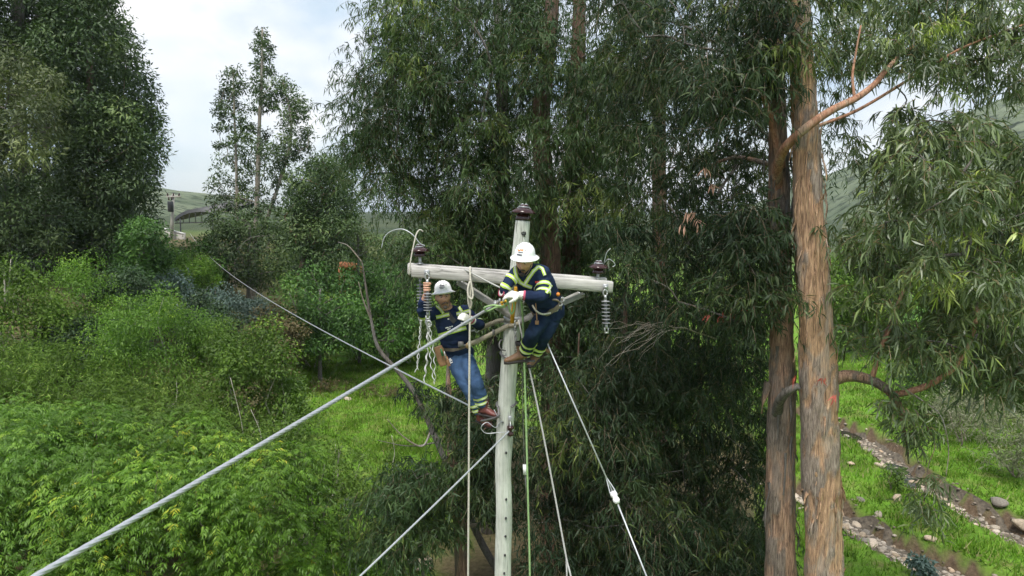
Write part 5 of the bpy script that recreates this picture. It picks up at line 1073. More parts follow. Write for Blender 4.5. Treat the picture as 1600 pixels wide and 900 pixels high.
def face_bits(th, c, B, s, beard):
    at = lambda x, y, z: c + B @ (np.array([x, y, z]) * s)
    for sg in (-1, 1):
        mb = MB(); ellipsoid(mb, at(sg * .032, .077, .020), (.013 * s, .009 * s, .007 * s), B); e_ = mb.build('eye', EYEW, th); mb = MB(); ellipsoid(mb, at(sg * .032, .086, .019), (.006 * s, .003 * s, .006 * s), B); o = mb.build('iris', HAIR, th); o.parent = e_; o.matrix_parent_inverse = Matrix()
        mb = MB(); tube(mb, np.array([at(sg * .014, .094, .037), at(sg * .032, .092, .043), at(sg * .052, .078, .036)]), [.004, .0055, .003], 6); mb.build('eyebrow', HAIR, th)
    mb = MB(); tube(mb, np.array([at(-.034, .078, -.066), at(-.018, .094, -.052), at(0, .102, -.049), at(.018, .094, -.052), at(.034, .078, -.066)]), [.004, .007, .007, .007, .004], 6); mb.build('moustache', beard, th)
    mb = MB(); ellipsoid(mb, at(0, .088, -.102), (.026 * s, .022 * s, .022 * s), B); mb.build('goatee', beard, th)
    mb = MB()
    for sg in (-1, 1): tube(mb, cr(np.array([at(sg * .074, .0, .02), at(sg * .074, .02, -.03), at(sg * .055, .06, -.085), at(sg * .03, .075, -.115)]), 4), .005, 5)
    mb.build('chin_strap', BELT, th)
    mb = MB(); ellipsoid(mb, at(0, -.032, -.004), (.079 * s, .07 * s, .085 * s), B); mb.build('hair', HAIR, th)
def hat(th, c, up, fwd, s=1.0):
    """full brim hard hat, c = centre of the brim plane"""
    e_ = bpy.data.objects.new('hard_hat', None); COL.objects.link(e_); e_.parent = th; e_.matrix_parent_inverse = Matrix.Translation(th.location).inverted(); e_.location = c
    mb = MB(); x = np.cross(fwd, up); k = lambda P_: [(a * s, b_ * s) for a, b_ in P_]
    lathe(mb, k([(.090, -.03), (.112, -.012), (.150, -.020), (.155, -.016), (.154, -.011), (.120, .004), (.112, .014), (.110, .04), (.102, .075), (.084, .105), (.055, .126), (.024, .135), (0, .136)]), 40, c, up, .94, x, 1.08)
    V, T, Q = mb.arrays(); o = link('shell', mesh_np('shell', V, T, Q, HAT, smooth=True)); o.parent = e_; o.matrix_parent_inverse = Matrix.Translation(e_.location).inverted(); bv = bvh(V, np.zeros((0, 3), int), Q)
    B = basis(up, x)
    for dx in (-.028, 0, .028):
        a = np.linspace(-1.15, 1.15, 22); h = .137 if dx == 0 else .132; pts = np.stack([np.full(22, dx), np.sin(a) * .108, np.cos(a) * h * .98 + .004], 1); pts[:, 2] = np.interp(np.hypot(pts[:, 0] / .94, pts[:, 1] / 1.08), [0, .024, .055, .084, .102, .11], [.136, .135, .126, .105, .075, .04]) + .001
        mb = MB(); tube(mb, pts * s @ B.T + c, .010 * s, 7, side=B[:, 0], ry=.005 * s); o = mb.build('ridge', HAT, th); o.parent = e_; o.matrix_parent_inverse = Matrix.Translation(e_.location).inverted()
    mb = MB(); lathe(mb, k([(.082, -.005), (.086, -.005), (.086, -.028), (.082, -.028)]), 24, c, up, .94, x, 1.08); o = mb.build('headband', BELT, th); o.parent = e_; o.matrix_parent_inverse = Matrix.Translation(e_.location).inverted()
    return bv, e_
def hand(mb, wrist, d, nrm_, curl=.6, s=1.0, thumb=1, fr=.0095, spread=.0):
    d = nrm(d); n_ = nrm(nrm_ - d * np.dot(nrm_, d)); sd = np.cross(d, n_); B = np.stack([d, sd, n_], 1); w_ = np.asarray(wrist, float)
    ellipsoid(mb, w_ + d * .048 * s, (.058 * s, .042 * s, .018 * s), B); tube(mb, [w_ - d * .03 * s, w_ + d * .03 * s], .026 * s, 10, side=sd, ry=.02 * s)
    for k, (oy, ln) in enumerate(((-.031, .88), (-.0105, 1.0), (.0105, .95), (.031, .74))):
        p = w_ + d * .088 * s + sd * oy * s; ang = .15; pts = [p - d * .03 * s, p]
        for L_ in (.042, .027, .022):
            ang += curl * (.75 + .1 * k); v = d * math.cos(ang) - n_ * math.sin(ang) + sd * spread * oy * 8; p = p + v * L_ * ln * s; pts.append(p)
        tube(mb, np.array(pts), np.array([1.1, 1.1, 1.0, .92, .75]) * fr * s, 8)
    p = w_ + d * .02 * s - sd * thumb * .034 * s; pts = [p, p + (d * .6 - sd * thumb * .75 - n_ * .25) * .034 * s]; pts.append(pts[-1] + (d * .8 - sd * thumb * .15 - n_ * .55) * .03 * s); pts.append(pts[-1] + (d * .7 + sd * thumb * .15 - n_ * .6) * .024 * s)
    tube(mb, np.array(pts), np.array([1.5, 1.25, 1.1, .85]) * fr * s, 8)
def boot(th, ankle, up, toe, mat, s=1.0, name='boot'):
    toe = nrm(toe); up = nrm(up - toe * np.dot(up, toe)); sd = np.cross(toe, up); B = np.stack([toe, sd, up], 1); a = np.asarray(ankle, float); q = lambda x, y, z: a + B @ (np.array([x, y, z]) * s)
    e_ = bpy.data.objects.new(name, None); COL.objects.link(e_); e_.parent = th; e_.matrix_parent_inverse = Matrix.Translation(th.location).inverted(); e_.location = a
    def put(mb, n, m, sm=True): o = mb.build(n, m, th, sm) if not isinstance(mb, bpy.types.Mesh) else link(n, mb, th); o.parent = e_; o.matrix_parent_inverse = Matrix.Translation(e_.location).inverted(); return o
    mb = MB(); tube(mb, cr(np.array([q(-.005, 0, .10), q(-.005, 0, .04), q(.0, 0, -.02), q(.005, 0, -.06)]), 3), [.056, .054, .053, .052, .051, .05, .05, .05, .052, .05], 14)
    tube(mb, cr(np.array([q(-.055, 0, -.055), q(-.02, 0, -.04), q(.05, 0, -.045), (q(.12, 0, -.06)), q(.175, 0, -.07), q(.20, 0, -.075)]), 3), cr(np.array([.028, .042, .046, .048, .042, .02])[:, None], 3)[:, 0] * s, 14, side=sd, ry=cr(np.array([.028, .05, .045, .035, .028, .014])[:, None], 3)[:, 0] * s)
    V, T, Q, n_ = fuse(mb, .008, 2); put(mesh_np('upper', V, T, Q, mat, smooth=True), 'upper', mat)
    mb = MB(); tube(mb, np.array([q(-.085, 0, -.095), q(-.06, 0, -.096), q(0, 0, -.096), q(.08, 0, -.096), q(.16, 0, -.094), q(.205, 0, -.088)]), np.array([.026, .04, .041, .048, .046, .022]) * s, 14, side=sd, ry=.022 * s); put(mb, 'sole', SOLE)
    mb = MB(); lathe(mb, [(.050 * s, -.02), (.060 * s, -.016), (.062 * s, .016), (.050 * s, .022)], 16, q(-.005, 0, .095), up); put(mb, 'collar', SOLE)
    mb = MB()
    for k in range(4): z = np.array([[.034, -.02, .06 - .03 * k * .6], [.058 + .012 * k, 0, .06 - .034 * k], [.034, .02, .06 - .03 * k * .6]]); tube(mb, np.array([q(*v) for v in z]), .005, 5)
    put(mb, 'laces', WEB); return e_
def curve(pts, k=5): return cr(Pv(pts), k)
def rr(v, k=5): return cr(np.array(v, float)[:, None], k)[:, 0]
def band_on(th, bv, axis, t0, t1, r_, name='reflective_tape', n=28, mat=None, off=.006, side=None, ryk=1.0):
    """closed tape round a limb: rings about the limb axis dropped on the cloth"""
    def mk(ts, off_, mt):
        ring = []; ax = np.asarray(axis, float); L_ = np.linspace(0, 1, len(ax))
        for t in ts:
            c = np.array([np.interp(t, L_, ax[:, i_]) for i_ in range(3)]); c2 = np.array([np.interp(min(t + .03, 1), L_, ax[:, i_]) for i_ in range(3)]); c1 = np.array([np.interp(max(t - .03, 0), L_, ax[:, i_]) for i_ in range(3)]); B = basis(c2 - c1, side)
            for a in np.linspace(0, 2 * math.pi, n, endpoint=False):
                q = c + B @ np.array([math.cos(a) * r_, math.sin(a) * r_ * ryk, 0]); h = bv.find_nearest(Vector(q)); ring.append(np.array(h[0]) + np.array(h[1]) * off_)
        m_ = len(ts); i_ = np.arange(m_ - 1)[:, None] * n; j = np.arange(n)[None]; j2 = (j + 1) % n
        return mesh_np(name, np.array(ring), None, np.stack([i_ + j, i_ + j2, i_ + n + j2, i_ + n + j], -1).reshape(-1, 4), mt, smooth=True)
    o = link(name, mk(np.linspace(t0, t1, 4), off, mat or LIME), th)
    if mat is None:
        w_ = t1 - t0; o2 = link('silver_strip', mk(np.linspace(t0 + .3 * w_, t1 - .3 * w_, 3), off + .003, SILVER)); o2.parent = o; o2.matrix_parent_inverse = Matrix()
    return o
def band_pair(*a, **k): return band_on(*a, **k)
def belt_ring(th, bv, c, up, rx, ry, h, side, name='tool_belt', mat=None, off=.012):
    ax = np.array([c - nrm(up) * h * 2, c, c + nrm(up) * h * 2]); return band_on(th, bv, ax, .5 - .125 * 1.0, .5 + .125, rx, name, 36, mat or BELT, off, side, ry / rx)
# ---------------------------------------------------------------- worker on the left, leaning back in his strap
wl_ = thing('person', 'worker in blue jeans and white hard hat leaning back left of the pole', 'person', P(765, 658, 7.1), 'line workers')
YO = .0
spine = Pv([(719, 560, 7.27), (716, 549, 7.26), (712, 534, 7.22), (707, 508, 7.17), (704, 491, 7.14), (701, 482, 7.11)])
shL, shR = P(684, 487, 7.12), P(726, 486, 7.14); ax_s = nrm(shR - shL)
aL = curve([(684, 488, 7.12), (671, 492, 7.02), (661, 489, 6.92), (662, 474, 6.86), (666, 459, 6.80)]); aR = curve([(724, 487, 7.14), (737, 497, 7.09), (749, 508, 7.02), (744, 505, 6.95), (735, 499, 6.87)])
legA = curve([(725, 556, 7.26), (733, 574, 7.15), (743, 597, 7.06), (750, 616, 7.07), (756, 634, 7.08)]); legB = curve([(709, 557, 7.26), (718, 578, 7.18), (730, 603, 7.12), (741, 626, 7.14), (750, 645, 7.15)])
hc = P(692, 464.5, 7.06); hf = nrm(np.array([.28, -1, -.05])); hu = nrm(np.array([-.12, -.05, 1]))
mb = MB(); B = head(mb, hc, hf, hu, .93); tube(mb, cr(np.vstack([P(701, 486, 7.12), P(698, 479, 7.10), P(695, 471, 7.08)]), 4), [.062] * 3 + [.057] * 3 + [.055] * 3, 14); tube(mb, spine, [.12, .13, .12, .13, .12, .07], 16, side=ax_s, ry=[.09, .09, .085, .09, .08, .06])
tube(mb, aL, rr([.05, .045, .04, .037, .03]), 12); tube(mb, aR, rr([.05, .045, .04, .035, .03]), 12); tube(mb, legA, rr([.075, .07, .058, .05, .04]), 12); tube(mb, legB, rr([.075, .07, .058, .05, .04]), 12)
# bare right hand closed on the insulator's upper end
hm = MB(); gr = P(667.5, 448, 6.76); ellipsoid(hm, gr + np.array([-.012, .045, -.002]), (.022, .022, .048)); tube(hm, np.vstack([P(666, 461, 6.80), gr + np.array([-.01, .045, -.03])]), [.03, .028], 10)
for k in range(4):
    a = np.linspace(math.pi * .95, math.pi * 2.25, 9); z = .036 - .0235 * k; tube(hm, np.stack([.030 * np.cos(a) - .004, .030 * np.sin(a) + .012, np.full(9, z)], 1) + gr, np.linspace(.0100, .0078, 9), 8)
a = np.linspace(math.pi * .5, -.30 * math.pi, 7); tube(hm, np.stack([.030 * np.cos(a), .030 * np.sin(a) + .012, .030 + .006 * np.arange(7) / 6 - .02], 1) + gr + np.array([0, 0, .012]), np.linspace(.013, .010, 7), 8)
V, T, Q, n_ = fuse(mb, .0098, 1); V2, T2, Q2, n2_ = fuse(hm, .0042, 0); Q = np.vstack([Q, Q2 + len(V)]); T = np.vstack([T, T2 + len(V)]); V = np.vstack([V, V2]); link('body', mesh_np('body', V, T, Q, SKIN, smooth=True), wl_)
face_bits(wl_, hc, B, .93, HAIR_G)
hb, he = hat(wl_, P(692.5, 456, 7.05), nrm(np.array([-.13, .10, 1])), hf, .86)
for pts, w_, m_ in (([(687, 446.5), (694, 446)], 1.2, DKP), ([(686.5, 449), (695, 448.4)], 1.0, DKP), ([(687, 451), (693, 450.6)], .8, DKP)):
    o = ribbon(wl_, hb, pts, w_, m_, 'helmet_print', .002, 1.0)
mb = MB(); tube(mb, spine, [.155, .165, .158, .178, .172, .085], 24, side=ax_s, ry=[.115, .125, .115, .125, .105, .075]); ellipsoid(mb, shL, (.072, .072, .068)); ellipsoid(mb, shR, (.072, .072, .068))
tube(mb, aL[:-3], rr([.074, .066, .060, .053, .046])[:-3], 14); tube(mb, aR[:-2], rr([.074, .068, .060, .052, .045])[:-2], 14); tube(mb, Pv([(701, 487, 7.12), (698.5, 481, 7.10)]), [.085, .066], 16)
jb = garment(wl_, 'jacket', mb, NAVY, .012, .012, (10, 10, 22), 5)
mb = MB(); tube(mb, cr(spine[:3], 4), rr([.15, .155, .14], 4), 22, side=ax_s, ry=rr([.12, .12, .105], 4)); tube(mb, legA, rr([.098, .092, .078, .070, .064]), 16); tube(mb, legB, rr([.098, .092, .078, .070, .064]), 16)
tb_ = garment(wl_, 'trousers', mb, DENIM, .012, .013, (9, 9, 19), 8)
for ax in (legA, legB):
    for t0 in (.79, .885): band_on(wl_, tb_, ax, t0, t0 + .055, .08)
band_on(wl_, jb, aL, .42, .50, .066); band_on(wl_, jb, aR, .40, .48, .07)
tape(wl_, jb, [(682, 478), (688, 484), (693, 490)], 5); tape(wl_, jb, [(712, 473), (717, 480), (722, 487)], 5); tape(wl_, jb, [(681, 495.5), (692, 493.5), (702, 491)], 5.5); tape(wl_, jb, [(713, 490.5), (722, 489), (733, 486)], 5.5); tape(wl_, jb, [(684, 525), (694, 522), (706, 518), (717, 515), (728, 512)], 6.5)
ribbon(wl_, jb, [(696, 484), (701, 491), (707, 499), (711, 503)], 7.5, GREYT, 'tshirt_front', .004)
for pts, w_ in (([(696, 512.5), (701, 511.2)], 1.6), ([(702.3, 510.8), (704.2, 510.3)], 1.6), ([(705.4, 510), (707.4, 509.5)], 1.6), ([(699, 514.5), (704, 513.2)], 1.4), ([(699.5, 498.6), (704.5, 497.8)], 1.6)): ribbon(wl_, jb, pts, w_, WHITE, 'jacket_print', .004, .8)
for pts, w_ in (([(701, 561), (704, 566)], 2.2), ([(704, 559.5), (702, 567)], 2.0), ([(700.5, 564.5), (706.5, 562.5)], 2.2), ([(703, 568), (707.5, 565.5)], 1.6)): ribbon(wl_, tb_, pts, w_, WHITE, 'trouser_print', .004, .8)
mb = MB(); hand(mb, P(735, 500, 6.87), P(723, 494, 6.80) - P(735, 499.5, 6.87), np.array([-.1, -1, .35]), .8, .96, 1, .0118); tube(mb, np.vstack([aR[-1] + (aR[-3] - aR[-1]) * 1.2, P(733, 498, 6.86)]), [.042, .036], 12); V, T, Q, n_ = fuse(mb, .0055, 1); link('glove', mesh_np('glove', V, T, Q, GLOVE, smooth=True), wl_)
mb = MB(); lathe(mb, [(.043, -.012), (.045, 0), (.043, .012)], 16, aR[-2] * .4 + aR[-1] * .6, aR[-2] - aR[-1]); mb.build('glove_cuff', CUFF, wl_)
wc = P(713, 537, 7.23); ub = nrm(spine[3] - spine[1])
belt_ring(wl_, jb, wc, ub, .20, .15, .032, ax_s)
mb = MB(); boxo(mb, P(720, 538, 7.06), .030, .012, .030, None, .006); mb.build('belt_buckle', STEEL_D, wl_, False); mb = MB(); lathe(mb, [(0, .006), (.03, .006), (.034, 0), (.03, -.006), (0, -.006)], 18, P(732, 540, 7.06), (0.2, -1, .1)); mb.build('belt_ring', plain('brass_ring', (.30, .22, .11), .4, .6, .2, 20), wl_)
# tool pouch on his right hip
pq = lambda x, y, Y=7.06: P(x, y, Y)
mb = MB(); tube(mb, cr(np.array([pq(684, 541), pq(688, 552), pq(692, 563), pq(695, 571)]), 4), rr([.045, .052, .058, .050], 4), 14, side=(1, 0, 0), ry=.03); V, T, Q, n_ = fuse(mb, .008, 2); link('tool_pouch', mesh_np('tool_pouch', V, T, Q, LEATH, smooth=True), wl_)
mb = MB(); tube(mb, cr(np.array([pq(697, 558, 7.02), pq(700, 566, 7.02), pq(702, 572, 7.02)]), 4), rr([.02, .024, .02], 4), 10, ry=.018); mb.build('tool_pouch_pocket', LEATH, wl_)
mb = MB(); tube(mb, np.array([pq(689, 545, 7.0), pq(692, 556, 7.0)]), [.010, .013], 8); mb.build('tool_handle', plain('green_handle', (.03, .16, .04), .4, 0, .1, 10, 0), wl_)
mb = MB(); tube(mb, np.array([pq(694, 549, 7.0), pq(697, 562, 7.0)]), .006, 6); mb.build('tool', STEEL, wl_)
boot(wl_, P(757, 636, 7.07), P(752, 618, 7.09) - P(757, 636, 7.07), P(787, 640, 6.96) - P(757, 634, 7.07), BOOT_R, .86); boot(wl_, P(751, 649, 7.14), P(745, 632, 7.15) - P(751, 649, 7.14), P(770, 661, 7.0) - P(751, 651, 7.14), BOOT_R, .86)
# positioning strap around the pole, with its two ends at his belt
st = thing('positioning_strap', 'canvas positioning strap from the left worker belt round the pole', 'strap', P(780, 520, 6.9))
def strap(pts, nm='webbing', w_=.024):
    mb = MB(); tube(mb, cr(np.asarray(pts), 8), .004, 8, side=(.25, .25, 1.0), ry=.004);
    c = cr(np.asarray(pts), 8); tg = nrm(np.gradient(c, axis=0)); sd = nrm(np.cross(tg, np.cross([0, 0, 1.0], tg))); o_ = np.cross(tg, sd)
    V = np.concatenate([c + sd * w_ + o_ * .003, c - sd * w_ + o_ * .003, c - sd * w_ - o_ * .003, c + sd * w_ - o_ * .003]); k = len(c); Q = []
    for q in range(4):
        for i_ in range(k - 1): Q.append([q * k + i_, q * k + i_ + 1, ((q + 1) % 4) * k + i_ + 1, ((q + 1) % 4) * k + i_])
    mb = MB(); mb.add(V, None, Q); return mb.build(nm, WEB, st, False)
c = tubeR(P(800, 503, 7)[2]); a = np.linspace(-.62 * math.pi, .45 * math.pi, 9); ring = np.stack([c[0] + (c[3] + .012) * np.cos(a), c[1] + (c[3] + .012) * np.sin(a), c[2] + .02 * np.cos(a)], 1)
strap(np.vstack([P(735, 537, 7.06), P(748, 532, 7.02), P(770, 521, 6.96), P(790, 511, 6.9), ring, P(782, 501, 7.12), P(765, 507, 7.12), P(748, 514, 7.12)]))
for q in (P(734, 537.5, 7.06), P(745, 515, 7.12)): mb = MB(); tube(mb, np.vstack([q, q + np.array([-.07, .01, -.02])]), .010, 8); a = np.linspace(0, 6.283, 18); tube(mb, np.stack([.022 * np.cos(a), 0 * a, .028 * np.sin(a)], 1) + q, .007, 6); mb.build('snap_hook', STEEL, st)
for px, py in ((771, 520), (787, 512)): mb = MB(); boxo(mb, P(px, py, 6.945), .012, .012, .032, None, .003); mb.build('buckle', STEEL_D, st, False)
# ---------------------------------------------------------------- worker on the right, crouched over the cable
wr = thing('person', 'worker crouched on the right of the pole bending over his gloved hands in navy overalls', 'person', P(815, 562, 6.75), 'line workers')
spine = Pv([(860, 497, 6.76), (858, 487, 6.74), (852, 472, 6.68), (840, 449, 6.58), (831, 430, 6.50), (826, 420, 6.45)])
shL, shR = P(808, 424, 6.46), P(847, 428, 6.54); ax_s = nrm(shR - shL)
aL = curve([(808, 425, 6.46), (799, 436, 6.42), (791, 446, 6.38), (788, 453, 6.38), (790, 458, 6.40)]); aR = curve([(846, 428, 6.54), (849, 446, 6.46), (847, 463, 6.38), (830, 463, 6.34), (812, 461, 6.33)])
legA = curve([(850, 492, 6.74), (842, 506, 6.60), (833, 520, 6.52), (827, 535, 6.62), (820, 551, 6.72)]); legB = curve([(864, 494, 6.78), (858, 509, 6.70), (850, 524, 6.66), (843, 539, 6.74), (836, 552, 6.84)])
hc = P(819, 409, 6.39); hf = nrm(np.array([-.32, -1, -.42])); hu = nrm(np.array([-.06, -.36, 1]))
mb = MB(); B = head(mb, hc, hf, hu, .93); tube(mb, np.vstack([P(829, 427, 6.5), P(825, 419, 6.46), P(821, 412, 6.42)]), [.062, .058, .055], 14); tube(mb, spine, [.12, .13, .12, .13, .12, .07], 16, side=ax_s, ry=[.09, .09, .085, .09, .08, .06])
tube(mb, aL, rr([.05, .045, .04, .035, .03]), 12); tube(mb, aR, rr([.05, .045, .04, .035, .03]), 12); tube(mb, legA, rr([.075, .07, .058, .05, .04]), 12); tube(mb, legB, rr([.075, .07, .058, .05, .04]), 12)
V, T, Q, n_ = fuse(mb, .0098, 1); link('body', mesh_np('body', V, T, Q, SKIN, smooth=True), wr); face_bits(wr, hc, B, .93, HAIR)
hb, he = hat(wr, P(820, 400.5, 6.38), nrm(np.array([.02, -.20, 1])), hf, .93)
ribbon(wr, hb, [(809, 389.5), (811, 392), (813.5, 390), (816, 392), (818, 389.5)], 1.6, ORANGE, 'helmet_print', .002, .8); ribbon(wr, hb, [(810, 394), (817, 394.5)], 1.2, DKP, 'helmet_print', .002, .8); ribbon(wr, hb, [(808, 397.5), (815.5, 398.8)], 2.0, DKP, 'helmet_print', .002, .8)
mb = MB(); tube(mb, spine, [.15, .16, .160, .182, .175, .085], 24, side=ax_s, ry=[.12, .125, .12, .13, .11, .075]); ellipsoid(mb, shL, (.064, .064, .060)); ellipsoid(mb, shR, (.078, .078, .072)); tube(mb, Pv([(828, 425, 6.48), (824, 416, 6.43)]), [.085, .068], 16)
tube(mb, aL[:-2], rr([.066, .058, .052, .048, .044])[:-2], 14); tube(mb, aR[:-1], rr([.080, .072, .064, .055, .045])[:-1], 14)
jb = garment(wr, 'jacket', mb, NAVY, .012, .012, (10, 10, 22), 15)
mb = MB(); tube(mb, cr(spine[:3], 4), rr([.125, .14, .14], 4), 22, side=ax_s, ry=rr([.115, .115, .105], 4)); tube(mb, legA, rr([.088, .083, .075, .070, .064]), 16); tube(mb, legB, rr([.088, .083, .075, .070, .064]), 16)
tb_ = garment(wr, 'trousers', mb, NAVY_T, .012, .013, (9, 9, 19), 18)
for ax in (legA, legB):
    for t0 in (.74, .86): band_on(wr, tb_, ax, t0, t0 + .065, .085)
band_on(wr, jb, aR, .23, .30, .078); band_on(wr, jb, aR, .36, .43, .076); band_on(wr, jb, aL, .20, .32, .066); band_on(wr, jb, aL, .50, .62, .058)
tape(wr, jb, [(805, 414), (805, 424), (807, 434), (813, 440)], 5.5); tape(wr, jb, [(841, 417), (833, 424), (826, 434), (820, 444)], 6); tape(wr, jb, [(811, 440), (820, 445), (831, 449)], 6); tape(wr, jb, [(840, 417), (847, 420), (851, 430)], 5); tape(wr, jb, [(853, 458), (858, 452), (861, 445)], 5)
ribbon(wr, jb, [(836, 440.5), (843, 440.5)], 3.2, REDP, 'sleeve_patch', .004, 1.0)
for w0, w1, th_ in ((P(812, 461, 6.33), P(786, 459, 6.34), 1), (P(790, 457, 6.40), P(806, 460, 6.46), -1)):
    mb = MB(); hand(mb, w0, w1 - w0, np.array([.1, -.55, .8]), .55, 1.1, th_, .0125); tube(mb, np.vstack([w0 - nrm(w1 - w0) * .05, w0 + nrm(w1 - w0) * .01]), [.044, .036], 12); V, T, Q, n_ = fuse(mb, .0055, 1); link('glove', mesh_np('glove', V, T, Q, GLOVE, smooth=True), wr)
    mb = MB(); lathe(mb, [(.046, -.010), (.048, 0), (.046, .010)], 16, w0 - nrm(w1 - w0) * .045, w1 - w0); mb.build('glove_cuff', CUFF, wr)
belt_ring(wr, jb, P(854, 477, 6.69), nrm(spine[3] - spine[1]), .20, .16, .05, ax_s)
mb = MB(); c = P(871, 473, 6.64); tube(mb, cr(Pv([(862, 468, 6.56), (872, 470, 6.6), (876, 482, 6.66), (868, 498, 6.7)]), 5), .012, 8); mb.build('belt_strap', BELT, wr); mb = MB(); ellipsoid(mb, P(872, 460, 6.58), (.02, .02, .02)); mb.build('orange_toggle', ORANGE, wr)
mb = MB(); tube(mb, cr(Pv([(832, 477, 6.52), (838, 486, 6.48), (848, 491, 6.5), (860, 489, 6.56)]), 5), .009, 7); mb.build('lanyard', ROPE_W, wr); mb = MB(); tube(mb, cr(Pv([(837, 474, 6.5), (838, 488, 6.48), (839, 500, 6.46)]), 4), .006, 6); boxo(mb, P(839, 504, 6.46), .018, .008, .02, None, .004); mb.build('hanging_tool', LEATH, wr)
for k in range(5): mb = MB(); a = np.linspace(0, 6.283, 14); tube(mb, np.stack([.016 * np.cos(a), .006 * np.sin(a * 2), .02 * np.sin(a)], 1) + P(866 + 3.2 * k, 484 - 4 * k + 3 * (k % 2), 6.62), .006, 6); mb.build('carabiner', STEEL, wr)
boot(wr, P(815, 550, 6.72), np.array([.12, .05, 1]), P(786, 556, 6.70) - P(815, 552, 6.72), BOOT, .92); boot(wr, P(836, 552, 6.84), np.array([.05, .1, 1]), np.array([-.35, -.9, -.1]), BOOT, .90)
mb = MB(); tube(mb, cr(Pv([(829, 549, 6.76), (842, 546, 6.78), (852, 547, 6.8), (859, 550, 6.8)]), 5), .016, 8, side=(0, 0, 1), ry=.006); mb.build('boot_strap', LEATH, wr)
# ================================================================== things far off on the left slope
CONC = plain('concrete_pole', (.42, .40, .36), .85, 0, .15, 3); DARKM = plain('dark_sheet_metal', (.035, .037, .04), .5, .3, .3, 3); BRICK = plain('orange_brick_wall', (.42, .17, .09), .9, 0, .2, 6)
b0 = P(267, 366, 60); b0[2] = min(b0[2], float(gz0(b0[0], b0[1]))) ; t0 = P(271, 303, 60)
fp = thing('concrete_pole', 'distant concrete pole with crossarm and transformer before the left hill', 'utility pole', b0)
mb = MB(); tube(mb, np.vstack([t0, b0 - np.array([0, 0, .3])]), [.11, .18], 10); mb.build('shaft', CONC, fp)
mb = MB(); boxo(mb, P(271, 307, 59.8), .62, .06, .07, None, .01); mb.build('crossarm', CONC, fp, False)
for px in (262, 271, 280): mb = MB(); lathe(mb, [(0, 0), (.08, 0), (.09, .08), (.05, .14), (.07, .2), (0, .24)], 8, P(px, 306, 59.8)); mb.build('insulator', PORC, fp)
mb = MB(); lathe(mb, [(0, -.5), (.2, -.5), (.24, -.42), (.24, .34), (.2, .42), (0, .42)], 12, P(266.5, 322, 59.6)); mb.build('transformer', DARKM, fp)
for dx in (-.12, .12): mb = MB(); lathe(mb, [(0, 0), (.05, 0), (.07, .1), (.04, .25), (0, .3)], 6, P(266.5, 322, 59.6) + np.array([dx, 0, .5])); mb.build('bushing', PORC, fp)
# curved roof shed
sh = thing('shed', 'dark barrel roofed open shed on the bank below the left hill', 'shed', P(305, 360, 62)); k = 14; a = np.linspace(0, 1, k)
mb = MB(); rows = []
for Y in (58, 60.5, 63, 65.5, 68): pass
A_, B_ = P(273, 352, 60), P(322, 350, 66)
depth = np.array([2.6, 5.5, .25])
prof = np.array([(0, 0), (.12, .42), (.3, .78), (.5, .95), (.7, 1.0), (.85, .9), (1, .72)]); prof = cr(prof, 4)
L0, L1 = P(273, 346, 62), P(338, 346, 62); Hh = (346 - 331) / F * 62
V = []
for s in (0, 1):
    for lift in (0, .12):
        for u, v in prof: V.append(L0 + (L1 - L0) * u + np.array([s * 1.2, s * 7, v * Hh + lift * 2.5 + s * .9]))
n_ = len(prof); V = np.array(V); i_ = np.arange(n_ - 1)
Q = np.vstack([np.stack([i_ + a_, i_ + 1 + a_, i_ + 1 + b_, i_ + b_], -1) for a_, b_ in ((0, 2 * n_), (n_, 3 * n_), (0, n_), (2 * n_, 3 * n_))]); mb.add(V, None, Q); mb.build('roof', DARKM, sh)
for u in (.12, .9):
    v = np.interp(u, prof[:, 0], prof[:, 1]); q = L0 + (L1 - L0) * u + np.array([0, .1, v * Hh]); g0 = q.copy(); g0[2] = float(gz0(q[0], q[1])) - .2
    mb = MB(); tube(mb, [q, g0], .06, 6); mb.build('post', DARKM, sh)
mb = MB()
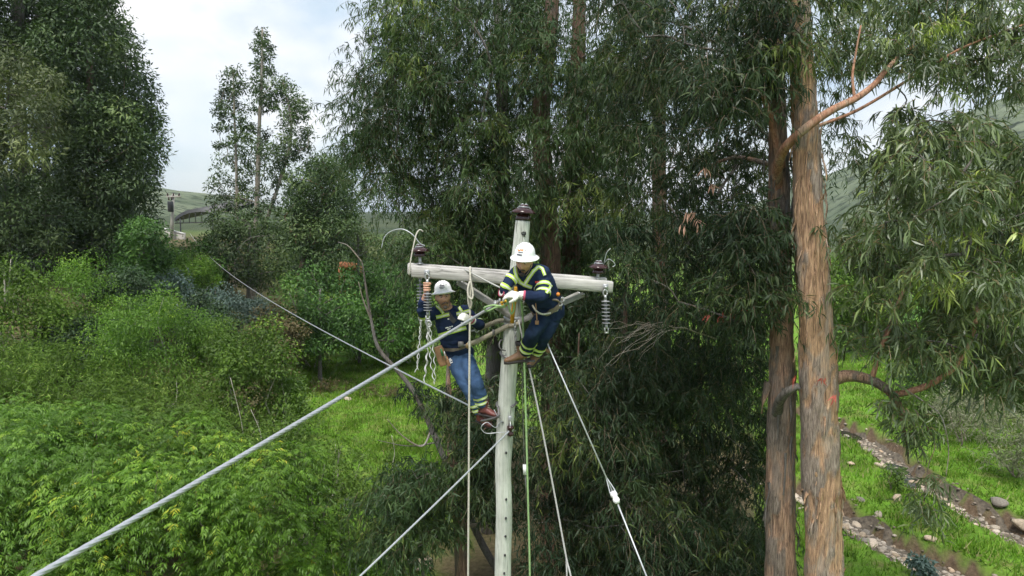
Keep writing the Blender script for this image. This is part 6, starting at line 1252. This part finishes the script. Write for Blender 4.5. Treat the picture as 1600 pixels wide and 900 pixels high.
for u in np.linspace(.05, .95, 7):
    v = np.interp(u, prof[:, 0], prof[:, 1]); q = L0 + (L1 - L0) * u + np.array([0, .05, v * Hh]); b_ = q.copy(); b_[2] = L0[2] - .15 + .1 * u; tube(mb, [q, b_], .03, 4)
tube(mb, [L0 + np.array([0, .05, -.15]), L1 + np.array([0, .05, -.05])], .05, 6); mb.build('truss', DARKM, sh)
q = P(548, 414, 55); th = thing('brick_wall', 'small orange brick wall far off above the meadow', 'wall', q)
for k in range(8):
    mb = MB(); c = P(533 + 4 * k, 413.5 + .35 * k, 55); boxo(mb, c, .10, .15, .22 + .02 * (k % 3), None, .01); mb.build('panel', BRICK, th, False)
mb = MB(); c = P(547, 417, 55.3); boxo(mb, c - np.array([0, 0, 1.2]), .95, .1, 1.25, None, .02); mb.build('footing', BRICK, th, False)
q = P(318, 352, 70); q[2] = float(gz0(q[0], q[1])); th = thing('low_wall', 'low white wall beside the foot of the distant concrete pole', 'wall', P(272, 360, 61))
mb = MB(); a_, b_ = P(257, 359, 61), P(288, 367, 60); d = nrm(b_ - a_); B = np.stack([d, nrm(np.cross([0, 0, 1], d)), np.cross(d, nrm(np.cross([0, 0, 1], d)))], 1); boxo(mb, (a_ + b_) / 2 - np.array([0, 0, .5]), np.linalg.norm(b_ - a_) / 2, .1, .55, B, .02); mb.build('wall_body', CONC, th, False)
mb = MB(); boxo(mb, (a_ + b_) / 2 + np.array([0, 0, .1]), np.linalg.norm(b_ - a_) / 2 + .05, .14, .05, B, .01); mb.build('coping', plain('white_coping', (.45, .45, .43), .8, 0, .1, 3), th, False)
# ================================================================== air
m = bpy.data.materials.new('haze_air'); m.use_nodes = True; t = m.node_tree; t.nodes.clear()
o = N(t, 'ShaderNodeOutputMaterial'); pv = N(t, 'ShaderNodeVolumePrincipled'); pv.inputs['Color'].default_value = (.78, .88, 1, 1); pv.inputs['Density'].default_value = HAZE_D; pv.inputs['Anisotropy'].default_value = .2
t.links.new(pv.outputs[0], o.inputs['Volume'])
mb = MB(); boxo(mb, (0, 1350, 84), 2300, 1950, 86); hz = mb.build('haze', m, None, False); tag(hz, 'thin pale air fading the far hills', 'haze', kind='stuff')
